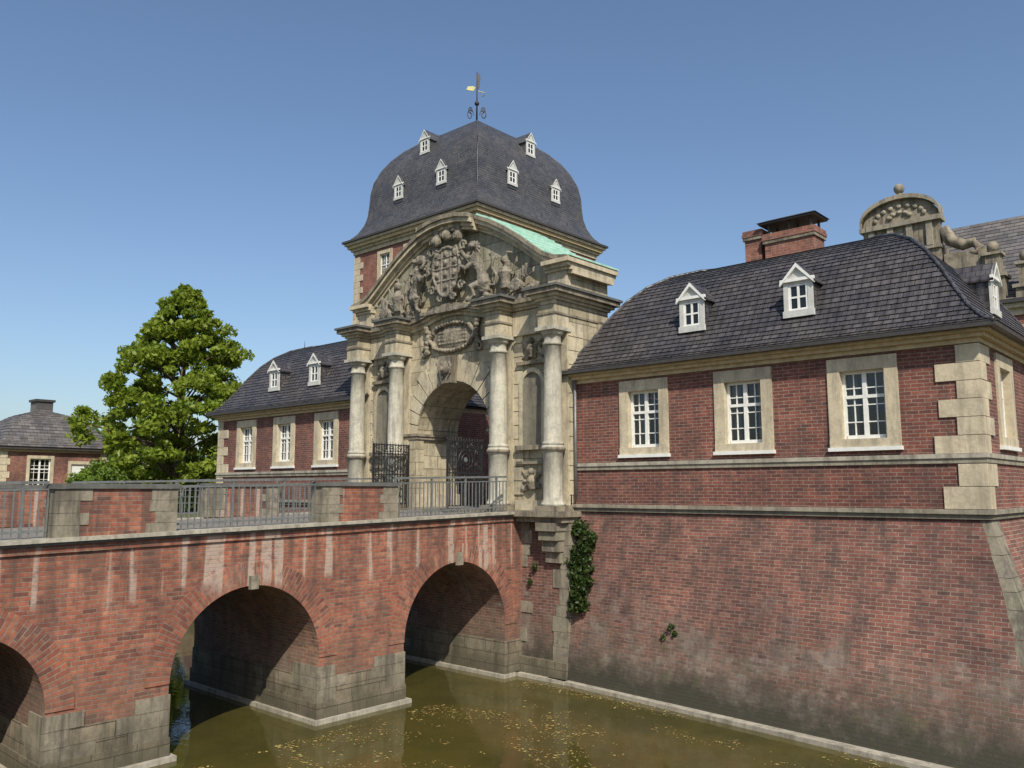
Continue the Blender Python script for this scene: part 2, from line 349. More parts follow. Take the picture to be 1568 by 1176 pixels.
# ---------------------------------------------------------------- gatehouse wings
MIR=-37.7
WY=18.3; WX0=-14.2; WX1=-4.1; WY1=26.1
BX=1.62
def gg(z):
    d=(4.42-z)/4.42; return .9*d+.1*d*d if d>0 else d
def outw(s): return .60+1.08*s
def build_wing(name,mirror):
    E=empty(name)
    w=MB(); wn=MB()
    front=lambda u,n,z:(u,WY-n,z)
    side=lambda u,n,z:(WX1+n,u,z)
    ops=[(c-.47,c+.47,6.08,7.56) for c in (-11.93,-9.15,-6.37)]
    w.T=front; wall(w,WX0-.6,WX1,4.5,7.95,ops,'brick_wall')
    wn.T=front
    for c in (-11.93,-9.15,-6.37): window(wn,c,6.08,7.56,.94)
    ops2=[(c-.47,c+.47,6.08,7.56) for c in (20.3,24.1)]
    w.T=side; wall(w,WY,WY1,4.5,7.95,ops2,'brick_wall')
    wn.T=side
    for c in (20.3,24.1): window(wn,c,6.08,7.56,.94)
    w.T=None
    w.poly([(WX0-.6,WY1,2),(WX1,WY1,2),(WX1,WY1,7.95),(WX0-.6,WY1,7.95)],'brick_wall')
    w.poly([(WX0-.6,WY,4.5),(WX0-.6,WY1,4.5),(WX0-.6,WY1,7.95),(WX0-.6,WY,7.95)],'brick_wall')
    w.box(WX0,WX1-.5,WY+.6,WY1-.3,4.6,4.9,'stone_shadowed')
    def band(z0,z1,p,m):
        w.box(WX0,WX1+p,WY-p,WY-.001,z0,z1,m); w.box(WX1+.001,WX1+p-.002,WY-.0015,WY1,z0,z1,m)
    band(5.62,5.71,.07,'stone_ledge'); band(5.52,5.62,.04,'stone_band')
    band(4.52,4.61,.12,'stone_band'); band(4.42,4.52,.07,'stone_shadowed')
    i=0; rr=random.Random(8)
    for zlo,zhi in ((4.62,5.515),(5.715,7.895)):
        n=max(2,round((zhi-zlo)/.37)); h=(zhi-zlo)/n; z=zlo
        for k in range(n):
            L=(.82 if i%2==0 else .46)+rr.uniform(-.07,.07); M=.42 if i%2==0 else .78
            w.box(WX1-L,WX1+.03+rr.uniform(-.006,.006),WY-.03-rr.uniform(0,.012),WY+M,z,z+h-.012,'stone_trim')
            z+=h; i+=1
    N=14; K=10
    def P(i,k):
        s=i/N; q=k/K
        z=4.42-5.02*q; g_=gg(z)
        return (WX0-.4+(WX1-WX0+.4)*s+s*BX*g_,WY-outw(s)*g_,z)
    for i in range(N):
        for k in range(K):
            q=[P(i,k+1),P(i+1,k+1),P(i+1,k),P(i,k)]
            w.poly(q,'brick_moat',[(p[0],p[2]*1.03) for p in q])
    def S(j,k):
        c=P(N,k); return (c[0],c[1]+(WY1+.3-c[1])*j/6,c[2])
    for j in range(6):
        for k in range(K):
            q=[S(j,k+1),S(j+1,k+1),S(j+1,k),S(j,k)]
            w.poly(q,'brick_moat',[(p[1],p[2]) for p in q])
    rr=random.Random(3)
    z=4.41
    while z>-.4:
        h=rr.uniform(.24,.5); L=rr.uniform(.2,.62)
        def C(zz): return WX1+BX*gg(zz), WY-outw(1)*gg(zz)
        xa,ya=C(z-.012); xb,yb=C(z-h); e=.014
        w.hexa([(xb-L,yb-e+.09*L,z-h),(xb+e,yb-e,z-h),(xb+e,yb+.6,z-h),(xb-L,yb+.6,z-h),(xa-L,ya-e+.09*L,z-.012),(xa+e,ya-e,z-.012),(xa+e,ya+.6,z-.012),(xa-L,ya+.6,z-.012)],'stone_quoin')
        z-=h
    for i in range(N):
        a=P(i,9); b=P(i+1,9)
        ya=a[1]-.15-.1*(i/N); yb=b[1]-.15-.1*((i+1)/N)
        w.hexa([(a[0],ya,-.6),(b[0],yb,-.6),(b[0],b[1]+.5,-.6),(a[0],a[1]+.5,-.6),(a[0],ya,.09),(b[0],yb,.09),(b[0],b[1]+.5,.09),(a[0],a[1]+.5,.09)],'stone_ledge')
    w.build('walls',E,mirror); wn.build('windows',E,mirror)
    c=MB()
    for z0,z1,p,m in ((7.90,8.0,.06,'wood_cornice'),(8.0,8.09,.16,'wood_cornice'),(8.09,8.15,.27,'wood_cornice'),(8.15,8.24,.42,'gutter')):
        c.box(WX0-.3,WX1+p,WY-p,WY1+p,z0,z1,m)
    c.build('eaves_cornice',E,mirror)
    r=MB()
    prof=[(0,8.22),(.25,8.34),(.55,8.66),(.85,9.12),(1.2,9.72),(1.6,10.28),(2.0,10.68),(2.5,11.0),(3.1,11.2),(4.2,11.36)]
    hiproof(r,WX0-1.0+.42,WX1+.42,WY-.42,WY1+.42,prof,'roof_tile',.155,.022)
    for cx,sx in ((WX1+.42,-1),(WX0-1.0+.42,1)):
        pts=[(cx+sx*o,WY-.42+o,z+.02) for o,z in prof]; r.tube(pts,.045,'roof_tile',6)
        pts=[(cx+sx*o,WY1+.42-o,z+.02) for o,z in prof]; r.tube(pts,.045,'roof_tile',6)
    r.tube([(-6.9,20.6,11.0),(-6.9,20.6,11.45)],.02,'iron',5,taper=.005)
    r.build('roof',E,mirror)
    d=MB(); d.T=lambda u,n,z:(u,18.60-n,z)
    for x in (-10.62,-7.82): dormer(d,x,9.04,.66,.80,2.2,.36,'roof_tile')
    d.T=lambda u,n,z:(-4.42+n,u,z)
    dormer(d,21.6,9.04,.66,.80,2.2,.36,'roof_tile')
    d.build('dormer_windows',E,mirror)
    return E
wr=build_wing('gatehouse_wing',None)
wl=build_wing('gatehouse_wing',MIR)
p=MB(); p.tube([(-14.08,18.18,8.0),(-14.08,18.18,4.7)],.04,'lead',8); p.build('downpipe',wr)
ch=MB()
for (x0,x1,y0,y1,z1) in ((-11.55,-11.02,23.6,24.2,12.95),(-10.85,-9.35,23.5,24.3,12.7)):
    ch.box(x0,x1,y0,y1,10.9,z1-.3,'brick_far'); ch.box(x0-.05,x1+.05,y0-.05,y1+.05,z1-.3,z1-.2,'stone_dark'); ch.box(x0-.07,x1+.07,y0-.07,y1+.07,z1-.2,z1-.1,'brick_far'); ch.box(x0-.05,x1+.05,y0-.05,y1+.05,z1-.1,z1,'brick_far')
for x in (-10.75,-10.1,-9.45):
    for y in (23.6,24.2): ch.box(x-.03,x+.03,y-.03,y+.03,12.7,13.0,'rust_cover')
ch.box(-11.0,-9.25,23.4,24.4,13.0,13.06,'rust_cover')
ch.hexa([(-11.05,23.35,13.061),(-9.2,23.35,13.061),(-9.2,24.45,13.061),(-11.05,24.45,13.061),(-10.8,23.7,13.2),(-9.4,23.7,13.2),(-9.4,24.1,13.2),(-10.8,24.1,13.2)],'rust_cover')
ch.build('chimney_stack',wr)

# ---------------------------------------------------------------- bridge
E=empty('brick_arch_bridge')
XN,XF=-15.7,-21.2
def zl(y): return 4.0+.28*max(0,min(1,(y-3)/14.5))
arches=[(4.15,1.45,1.25),(9.43,1.67,1.38),(15.3,1.78,1.38)]
YB0,YB1=.3,17.9
b=MB()
segs=[]; prev=YB0
for c,r,s in arches:
    segs.append(('p',prev,c-r)); segs.append(('a',c,r,s)); prev=c+r
segs.append(('p',prev,YB1))
for X,sgn in ((XN,1),(XF,-1)):
    for sg in segs:
        if sg[0]=='p':
            a,c=sg[1],sg[2]; b.poly([(X,a,-.6),(X,c,-.6),(X,c,zl(c)),(X,a,zl(a))],'brick_bridge')
        else:
            _,c,r,s=sg; n=28
            pts=[(c-r*math.cos(math.pi*i/n),s+r*math.sin(math.pi*i/n)) for i in range(n+1)]
            for (ya,za),(yb,zb) in zip(pts,pts[1:]):
                b.poly([(X,ya,za),(X,yb,zb),(X,yb,zl(yb)),(X,ya,zl(ya))],'brick_bridge')
            n=40; T=.47; Xo=X+sgn*.022; Xi=X-sgn*.001
            for i in range(n):
                t0,t1=math.pi*i/n,math.pi*(i+1)/n
                q=[(Xo,c-rr*math.cos(t),s+rr*math.sin(t)) for rr,t in ((r,t0),(r,t1),(r+T,t1),(r+T,t0))]
                b.poly(q,'brick_bridge',[(0,t0*r),(0,t1*r),(T,t1*r),(T,t0*r)])
                for rr in (r,r+T):
                    b.poly([(Xo,c-rr*math.cos(t0),s+rr*math.sin(t0)),(Xo,c-rr*math.cos(t1),s+rr*math.sin(t1)),(Xi,c-rr*math.cos(t1),s+rr*math.sin(t1)),(Xi,c-rr*math.cos(t0),s+rr*math.sin(t0))],'brick_bridge')
b.build('spandrel_walls',E)
v=MB()
for c,r,s in arches:
    n=28; al=0
    prof=[(c-r,-.6),(c-r,s)]+[(c-r*math.cos(math.pi*i/n),s+r*math.sin(math.pi*i/n)) for i in range(1,n)]+[(c+r,s),(c+r,-.6)]
    for (ya,za),(yb,zb) in zip(prof,prof[1:]):
        L=math.hypot(yb-ya,zb-za)
        v.poly([(XN,ya,za),(XF,ya,za),(XF,yb,zb),(XN,yb,zb)],'brick_vault',[(XN,al),(XF,al),(XF,al+L),(XN,al+L)]); al+=L
v.build('vaults',E)
st=MB()
piers=[(YB0,2.7),(5.6,7.76),(11.1,13.52)]
rr=random.Random(5)
for a,c in piers:
    st.box(XF-.16,XN+.16,a-.14,c+.14,-.6,.09,'stone_ledge')
    st.box(XF-.05,XN+.05,a-.05,c+.05,.09,.42,'stone_moat')
    z=.42
    while z<1.0:
        h=rr.uniform(.22,.32); L=rr.uniform(.5,1.0); M=rr.uniform(.35,.9)
        st.box(XN-L,XN+.03,a-.03,a+M,z,z+h-.008,'stone_quoin'); st.box(XN-M,XN+.028,c-L,c+.028,z,z+h-.008,'stone_quoin')
        if z<.7: st.box(XF-.02,XN-L-.008,a-.022,a+.3,z,z+h-.008,'stone_moat'); st.box(XN-.3,XN+.018,a+M+.008,c-L-.008,z,z+h-.008,'stone_moat')
        z+=h
st.box(XF-.1,XN+.1,17.08-.14,17.9,-.6,.09,'stone_ledge'); st.box(XF-.03,XN+.03,17.08-.03,17.9,.09,.95,'stone_moat')
st.box(XN+.02,XN+.10,9.33,9.52,2.98,3.25,'stone_quoin'); st.box(XN+.02,XN+.10,15.2,15.4,3.08,3.4,'stone_quoin')
st.build('pier_bases',E)
k=MB()
yy=[YB0+(YB1-YB0)*i/12 for i in range(13)]
for a,c in zip(yy,yy[1:]):
    za,zc=zl(a),zl(c)
    k.ybox(XN-.3,XN+.10,a,c,za,za+.05,zc,zc+.05,'coping')
    k.ybox(XN-.3,XN+.16,a,c,za+.05,za+.12,zc+.05,zc+.12,'stone_ledge')
    k.ybox(XF-.14,XF+.3,a,c,za,za+.12,zc,zc+.12,'stone_ledge')
    k.ybox(XF+.3,XN-.3,a,c,za-.1,za+.09,zc-.1,zc+.09,'cobble')
    if c>2.9: k.ybox(XN-.02,XN+.045,a,c,za-.14,za-.0,zc-.14,zc-.0,'brick_bridge')
k.build('deck_and_ledge',E)
pp=MB(); rr=random.Random(14)
def parapet(x0,x1,a,c):
    z0=zl(a)+.12; z1=5.10+.09*(a-5)/8; zt=z1-.09; s=.36
    pp.box(x0,x1,a+s,c-s,z0,zt,'brick_bridge')
    n=4; h=(zt-z0)/n
    for i in range(n):
        for sd_ in (0,1):
            L=s+(.22 if (i+sd_)%2 else .10)+rr.uniform(-.05,.05); e=.012+rr.uniform(0,.008)
            ya,yb=(a,a+L) if sd_==0 else (c-L,c)
            pp.box(x0-e,x1+e,ya,yb,z0+i*h,z0+(i+1)*h-.006,'stone_quoin')
    pp.box(x0-.05,x1+.05,a-.05,c+.05,z1-.09,z1-.03,'coping'); pp.box(x0-.03,x1+.03,a-.03,c+.03,z1-.03,z1,'coping')
for x0,x1 in ((XN-.36,XN+.02),(XF-.02,XF+.36)):
    parapet(x0,x1,.5,2.6); parapet(x0,x1,5.53,7.74); parapet(x0,x1,11.04,13.25)
pp.build('parapet_blocks',E)
rl=MB()
def rail(x,a,c):
    za,zc=zl(a)+.12,zl(c)+.12
    f=lambda y:za+(zc-za)*(y-a)/(c-a)
    for h0,h1,w in ((.93,.98,.03),(.10,.14,.018),(.82,.85,.014)):
        rl.ybox(x-w,x+w,a,c,za+h0,za+h1,zc+h0,zc+h1,'rail_metal')
    n=max(2,round((c-a)/.135))
    for i in range(n+1):
        y=a+(c-a)*i/n; big=i%9==0
        w=.022 if big else .010
        rl.box(x-w,x+w,y-w,y+w,f(y),f(y)+(.95 if big else .83),'rail_metal')
for x in (XN-.15,XF+.15):
    rail(x,2.65,5.48); rail(x,7.79,10.99); rail(x,13.3,17.3)
rl.build('railings',E)
# ---------------------------------------------------------------- gate portal
G=empty('baroque_gate_portal')
gc=-18.85; HW=4.65; GY0,GY1=18.1,19.95
ab=MB()
def ablk(x0,x1,y0t,y0b,z0,z1,m):
    ab.hexa([(x0,y0b,z0),(x1,y0b,z0),(x1,GY1,z0),(x0,GY1,z0),(x0,y0t,z1),(x1,y0t,z1),(x1,GY1,z1),(x0,GY1,z1)],m)
ablk(gc-HW-.1,gc+HW+.12,17.86,17.70,-.6,4.12,'brick_moat')
ablk(gc-HW-.2,gc+HW+.22,17.45,17.45,-.6,.09,'stone_ledge')
ablk(gc-HW-.15,gc+HW+.17,17.62,17.6,.09,.5,'stone_moat')
rr=random.Random(11); z=.5
while z<4.0:
    h=min(rr.uniform(.28,.5),4.1-z); L=rr.uniform(.28,.65)
    yb=17.70+.16*(z+.6)/4.7-.03
    for x0,x1 in ((gc+HW+.14-L,gc+HW+.14),(gc-HW-.12,gc-HW-.12+L)):
        ab.hexa([(x0,yb,z),(x1,yb,z),(x1,GY1,z),(x0,GY1,z),(x0,yb+.015,z+h-.01),(x1,yb+.015,z+h-.01),(x1,GY1,z+h-.01),(x0,GY1,z+h-.01)],'stone_quoin')
    if rr.random()<.6: ab.box(-15.75,-15.45+rr.uniform(-.1,.2),yb,18,z,z+h-.01,'stone_quoin')
    z+=h
ab.box(gc-HW-.14,gc+HW+.16,17.50,GY1,4.12,4.27,'stone_dark')
ab.box(gc-HW-.22,gc+HW+.24,17.30,GY1,4.27,4.42,'stone_dark')
for s in (-1,1):
    cx=gc+s*4.35
    for i,(z0,z1,y) in enumerate(((3.9,4.12,17.36),(3.65,3.9,17.45),(3.35,3.65,17.56),(3.05,3.35,17.68))):
        ab.box(cx-.34+.03*i,cx+.34-.03*i,y,17.9,z0,z1-.004,'stone_quoin')
ab.build('abutment',G)
g=MB()
R=1.7; SP=6.72; TOPZ=11.15; Z0=4.42
for Y in (GY0,GY1):
    for x0,x1 in ((gc-HW,gc-R),(gc+R,gc+HW)):
        g.poly([(x0,Y,Z0),(x1,Y,Z0),(x1,Y,TOPZ),(x0,Y,TOPZ)],'stone_gate')
    n=28; pts=[(gc-R*math.cos(math.pi*i/n),SP+R*math.sin(math.pi*i/n)) for i in range(n+1)]
    for (xa,za),(xb,zb) in zip(pts,pts[1:]): g.poly([(xa,Y,za),(xb,Y,zb),(xb,Y,TOPZ),(xa,Y,TOPZ)],'stone_gate')
prof=[(gc-R,Z0),(gc-R,SP)]+pts[1:-1]+[(gc+R,SP),(gc+R,Z0)]
al=0
for (xa,za),(xb,zb) in zip(prof,prof[1:]):
    L=math.hypot(xb-xa,zb-za)
    g.poly([(xa,GY0,za),(xb,GY0,zb),(xb,GY1,zb),(xa,GY1,za)],'stone_gate',[(0,al),(0,al+L),(GY1-GY0,al+L),(GY1-GY0,al)]); al+=L
for x in (gc-HW,gc+HW): g.poly([(x,GY0,Z0),(x,GY1,Z0),(x,GY1,TOPZ),(x,GY0,TOPZ)],'stone_gate')
for s in (-1,1):
    xa=gc+s*(R-.08); xb=gc+s*(R+.5)
    for e,z0,z1 in ((0,6.62,6.72),(.04,6.72,6.80)):
        g.box(min(xa-s*e,xb),max(xa-s*e,xb),GY0-.10-e,GY1+.1+e,z0,z1,'stone_dark')
    g.box(min(gc+s*(R-.06),xb),max(gc+s*(R-.06),xb),GY0-.08,GY1+.08,Z0,4.85,'stone_plain')
    g.box(min(gc+s*(R-.04),gc+s*(R+.44)),max(gc+s*(R-.04),gc+s*(R+.44)),GY0-.06,GY0+.3,4.85,6.62,'stone_gate')
nv=15
for i in range(nv):
    t0=math.pi*i/nv+.010; t1=math.pi*(i+1)/nv-.010
    r0=R-.03; r1=R+(.62 if i%2 else .80)
    if i==nv//2: continue
    c8=[]
    for y in (GY0-.055,GY0+.02):
        for rr_,t_ in ((r0,t0),(r1,t0),(r1,t1),(r0,t1)): c8.append((gc-rr_*math.cos(t_),y,SP+rr_*math.sin(t_)))
    g.hexa(c8,'stone_plain')
z=4.86
while z<9.3:
    h=.40
    for s in (-1,1):
        xi=R+.46 if z<6.9 else max(R+.46,math.sqrt(max(0,2.5**2-(z-SP)**2)))
        xo=2.95
        if xo>xi: g.box(min(gc+s*xi,gc+s*xo),max(gc+s*xi,gc+s*xo),GY0-.045,GY0+.02,z,z+h-.025,'stone_plain')
        g.box(min(gc+s*4.0,gc+s*(HW+.02)),max(gc+s*4.0,gc+s*(HW+.02)),GY0-.05,GY0+.6,z,z+h-.025,'stone_plain')
    z+=h
g.hexa([(gc-.2,GY0-.30,8.30),(gc+.2,GY0-.30,8.30),(gc+.2,GY0,8.30),(gc-.2,GY0,8.30),(gc-.3,GY0-.36,9.15),(gc+.3,GY0-.36,9.15),(gc+.3,GY0,9.15),(gc-.3,GY0,9.15)],'stone_dark')
CY=17.72
for s in (-1,1):
    for off in (2.3,4.35):
        cx=gc+s*off; cy=CY
        g.box(cx-.36,cx+.36,cy-.36,GY0+.02,4.425,4.56,'stone_dark')
        g.lathe(cx,cy,[(.34,4.56),(.34,4.62),(.31,4.66),(.285,4.75),(.28,6.0),(.30,6.02),(.335,6.06),(.335,6.13),(.31,6.17),(.30,6.2)],'stone_col',24)
        g.lathe(cx,cy,[(.335,6.055),(.345,6.06),(.345,6.135),(.335,6.14)],'stone_dark',24)
        g.lathe(cx,cy,[(.30,6.2),(.30,6.26),(.262,6.32),(.262,7.2),(.25,8.2),(.232,8.95),(.27,8.97),(.27,9.03),(.235,9.05),(.235,9.22),(.29,9.26),(.33,9.36)],'stone_col',24)
        g.box(cx-.35,cx+.35,cy-.35,GY0+.02,9.36,9.46,'stone_col')
        g.box(cx-.30,cx+.30,GY0-.09,GY0+.05,4.57,9.35,'stone_plain')
def entab(x0,x1,yf):
    g.box(x0,x1,yf,GY0+.02,9.46,9.80,'stone_plain')
    g.box(x0-.03,x1+.03,yf-.03,GY0+.021,9.80,9.86,'stone_dark')
    g.box(x0,x1,yf,GY0+.02,9.86,10.20,'stone_gate')
    for e,z0,z1,m in ((.06,10.20,10.28,'stone_plain'),(.15,10.28,10.37,'stone_plain'),(.27,10.37,10.50,'stone_dark'),(.33,10.50,10.57,'coping')):
        g.box(x0-e,x1+e,yf-e,GY0+.02+e*.01,z0,z1,m)
for s in (-1,1):
    for off in (2.3,4.35):
        cx=gc+s*off; entab(cx-.30,cx+.30,CY-.27)
    a,c=sorted((gc+s*2.62,gc+s*4.02))
    g.box(a,c,GY0-.12,GY0+.02,9.46,10.18,'stone_plain')
    for e,z0,z1,m in ((.06,10.201,10.281,'stone_plain'),(.15,10.281,10.371,'stone_plain'),(.22,10.371,10.49,'stone_dark')): g.box(a,c,GY0-.12-e,GY0+.02,z0,z1,m)
for s in (-1,1):
    xe=gc+s*HW
    for e,z0,z1,m in ((.03,9.80,9.86,'stone_dark'),(.06,10.20,10.28,'stone_plain'),(.15,10.28,10.37,'stone_plain'),(.27,10.37,10.50,'stone_dark'),(.33,10.50,10.57,'coping')):
        g.box(min(xe-s*.3,xe+s*e),max(xe-s*.3,xe+s*e),GY0+.035,GY1+e,z0+.001,z1+.001,m)
    g.box(min(xe-s*.2,xe+s*.03),max(xe-s*.2,xe+s*.03),GY1-.5,GY1+.02,Z0+.01,9.79,'stone_plain')
pc=[(gc-2.0+4.0*i/20, 10.22+.32*math.sin(math.pi*i/20)**2) for i in range(21)]
for (xa,za),(xb,zb) in zip(pc,pc[1:]):
    for e,h0,h1,m in ((.10,-.06,.06,'stone_plain'),(.2,.06,.15,'stone_plain'),(.32,.15,.29,'stone_dark')): g.xbox(xa,xb,GY0-e,GY0+.02,za+h0,za+h1,zb+h0,zb+h1,m)
for s in (-1,1):
    cx=gc+s*3.33; w=.36; zs=8.0
    for i in range(10):
        t0,t1=math.pi*i/10,math.pi*(i+1)/10
        c8=[]
        for y in (GY0-.09,GY0+.01):
            for rr_,t_ in ((w,t0),(w+.12,t0),(w+.12,t1),(w,t1)): c8.append((cx-rr_*math.cos(t_),y,zs+rr_*math.sin(t_)))
        g.hexa(c8,'stone_plain')
    g.box(cx-w-.12,cx-w,GY0-.09,GY0+.01,6.25,zs,'stone_plain'); g.box(cx+w,cx+w+.12,GY0-.09,GY0+.01,6.25,zs,'stone_plain')
    g.box(cx-w-.2,cx+w+.2,GY0-.2,GY0+.01,6.12,6.25,'stone_dark')
    g.box(cx-.55,cx+.55,GY0-.14,GY0+.01,8.58,8.68,'stone_dark')
    n=10
    for i in range(n):
        t0,t1=math.pi*i/n,math.pi*(i+1)/n
        f=lambda t:(cx-w*math.cos(t),GY0-.005-.07*(1-math.sin(t)))
        (xa,ya),(xb,yb)=f(t0),f(t1)
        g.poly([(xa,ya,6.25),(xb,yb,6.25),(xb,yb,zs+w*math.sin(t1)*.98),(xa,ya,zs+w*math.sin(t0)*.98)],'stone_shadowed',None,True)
    g.box(cx-.6,cx+.6,GY0-.10,GY0+.01,5.72,5.80,'stone_dark')
    g.box(cx-.6,cx+.6,GY0-.14,GY0+.01,4.425,4.7,'stone_plain')
g.build('gate_masonry',G)
pd=MB()
half=[(0,13.64),(.6,13.60),(1.2,13.46),(1.8,13.20),(2.4,12.86),(3.0,12.46),(3.5,12.08),(3.95,11.76),(4.4,11.56),(4.86,11.48)]
full=[(gc-a,z) for a,z in half[::-1]]+[(gc+a,z) for a,z in half[1:]]
for (xa,za),(xb,zb) in zip(full,full[1:]):
    xa2,xb2=max(xa,gc-HW),min(xb,gc+HW)
    xm=(xa+xb)/2; rs=.24 if abs(xm-gc)<1.2 else 0
    pd.xbox(xa2,xb2,GY0,GY1,TOPZ,za-.3,TOPZ,zb-.3,'plaster')
    for e,h0,h1,m in ((.08,-.48,-.38,'stone_trim'),(.16,-.38,-.27,'stone_plain'),(.30,-.27,-.13,'stone_plain'),(.37,-.13,-.0,'stone_dark')):
        pd.xbox(xa,xb,GY0-e-rs,GY1+e*.5,za+h0,za+h1,zb+h0,zb+h1,m)
    pd.xbox(xa-.0,xb+(.03 if xb>gc+4.8 else 0),GY0-.24,GY1+.3,za+.0,za+.02,zb+.0,zb+.02,'copper')
    for j in (0,1):
        xm=xa+(xb-xa)*(j+1)/2; zm=za+(zb-za)*(j+1)/2; pd.box(xm-.014,xm+.014,GY0-.22,GY1+.28,zm,zm+.06,'copper')
for s in (-1,1):
    for e,z0,z1,m in ((.08,11.12,11.2,'stone_trim'),(.17,11.2,11.3,'stone_plain'),(.28,11.3,11.42,'stone_trim')):
        a,c=sorted((gc+s*3.95,gc+s*(HW+e))); pd.box(a,c,GY0-e-.12,GY1+e*.6,z0,z1,m)
    a,c=sorted((gc+s*4.0,gc+s*(HW+.01))); pd.box(a,c,GY0-.14,GY0+.1,10.57,11.12,'stone_plain')
pd.build('pediment',G)
tx=bpy.data.textures.new('carving','CLOUDS'); tx.noise_scale=.07; tx.noise_depth=2
def carve(mb,name,parent,vox=.02,st=.03):
    o=mb.build(name,parent)
    r=o.modifiers.new('fuse','REMESH'); r.mode='VOXEL'; r.voxel_size=vox; r.use_smooth_shade=True
    d=o.modifiers.new('weather','DISPLACE'); d.texture=tx; d.strength=st; d.mid_level=.5; d.texture_coords='GLOBAL'
    return o
s_=MB(); SM='stone_sculpt'
Y=GY0-.22
sx0=gc+.02
def shield(cx,cz,w,h,y0,y1):
    n=24; outl=[]
    for i in range(n):
        t=2*math.pi*i/n; x=math.cos(t); z=math.sin(t)
        zz=z*h*(1.0 if z>0 else 1.15); xx=x*w*(1.0 if z>-.2 else (1-.25*(-z)))
        if z>.5: zz=h*(.72+.12*abs(math.sin(t*3)))
        outl.append((cx+xx,cz+zz))
    f=[s_.vert((a,y0,b)) for a,b in outl]; b_=[s_.vert((a,y1,b)) for a,b in outl]
    s_.face(f,SM); s_.face(b_[::-1],SM)
    for i in range(n): s_.face([f[i],b_[i],b_[(i+1)%n],f[(i+1)%n]],SM)
    s_.tube([(a,y0,b) for a,b in outl+outl[:2]],.055,SM,7)
shield(sx0,11.95,.62,.80,Y-.16,Y+.2)
for xx in (-.2,.2): s_.tube([(sx0+xx,Y-.17,11.2),(sx0+xx,Y-.17,12.45)],.025,SM,5)
for zz in (11.55,11.95,12.3): s_.tube([(sx0-.55,Y-.17,zz),(sx0+.55,Y-.17,zz)],.025,SM,5)
rr=random.Random(9)
for xx in (-.4,0,.4):
    for zz in (11.35,11.75,12.13,12.42):
        s_.blob((sx0+xx,Y-.18,zz),(.09,.06,.10),SM,.3,12,6)
for s in (-1,1):
    for (cx,cz,r0) in ((.72,12.55,.17),(.78,11.95,.13),(.66,11.30,.16),(.30,10.98,.13)):
        pts=[(sx0+s*(cx+r0*(1-i/18)*math.cos(.55*i)),Y-.14,cz+r0*(1-i/18)*math.sin(.55*i)) for i in range(15)]
        s_.tube(pts,.05,SM,6)
for dx,h in ((-.50,12.90),(.0,13.02),(.50,12.90)):
    s_.blob((sx0+dx,Y-.12,h),(.16,.19,.19),SM,.03,6,9)
    for k in range(4): s_.tube([(sx0+dx-.12+.08*k,Y-.30,h-.12),(sx0+dx-.12+.08*k,Y-.32,h+.04)],.018,SM,5)
    s_.tube([(sx0+dx-.14,Y-.12,h+.18),(sx0+dx+.14,Y-.12,h+.18)],.05,SM,6)
    for k in range(5):
        a=-.8+.4*k; s_.tube([(sx0+dx+.05*a,Y-.14,h+.18),(sx0+dx+.16*a,Y-.16,h+.36),(sx0+dx+.27*a,Y-.2,h+.44)],[.035,.045,.02],SM,6)
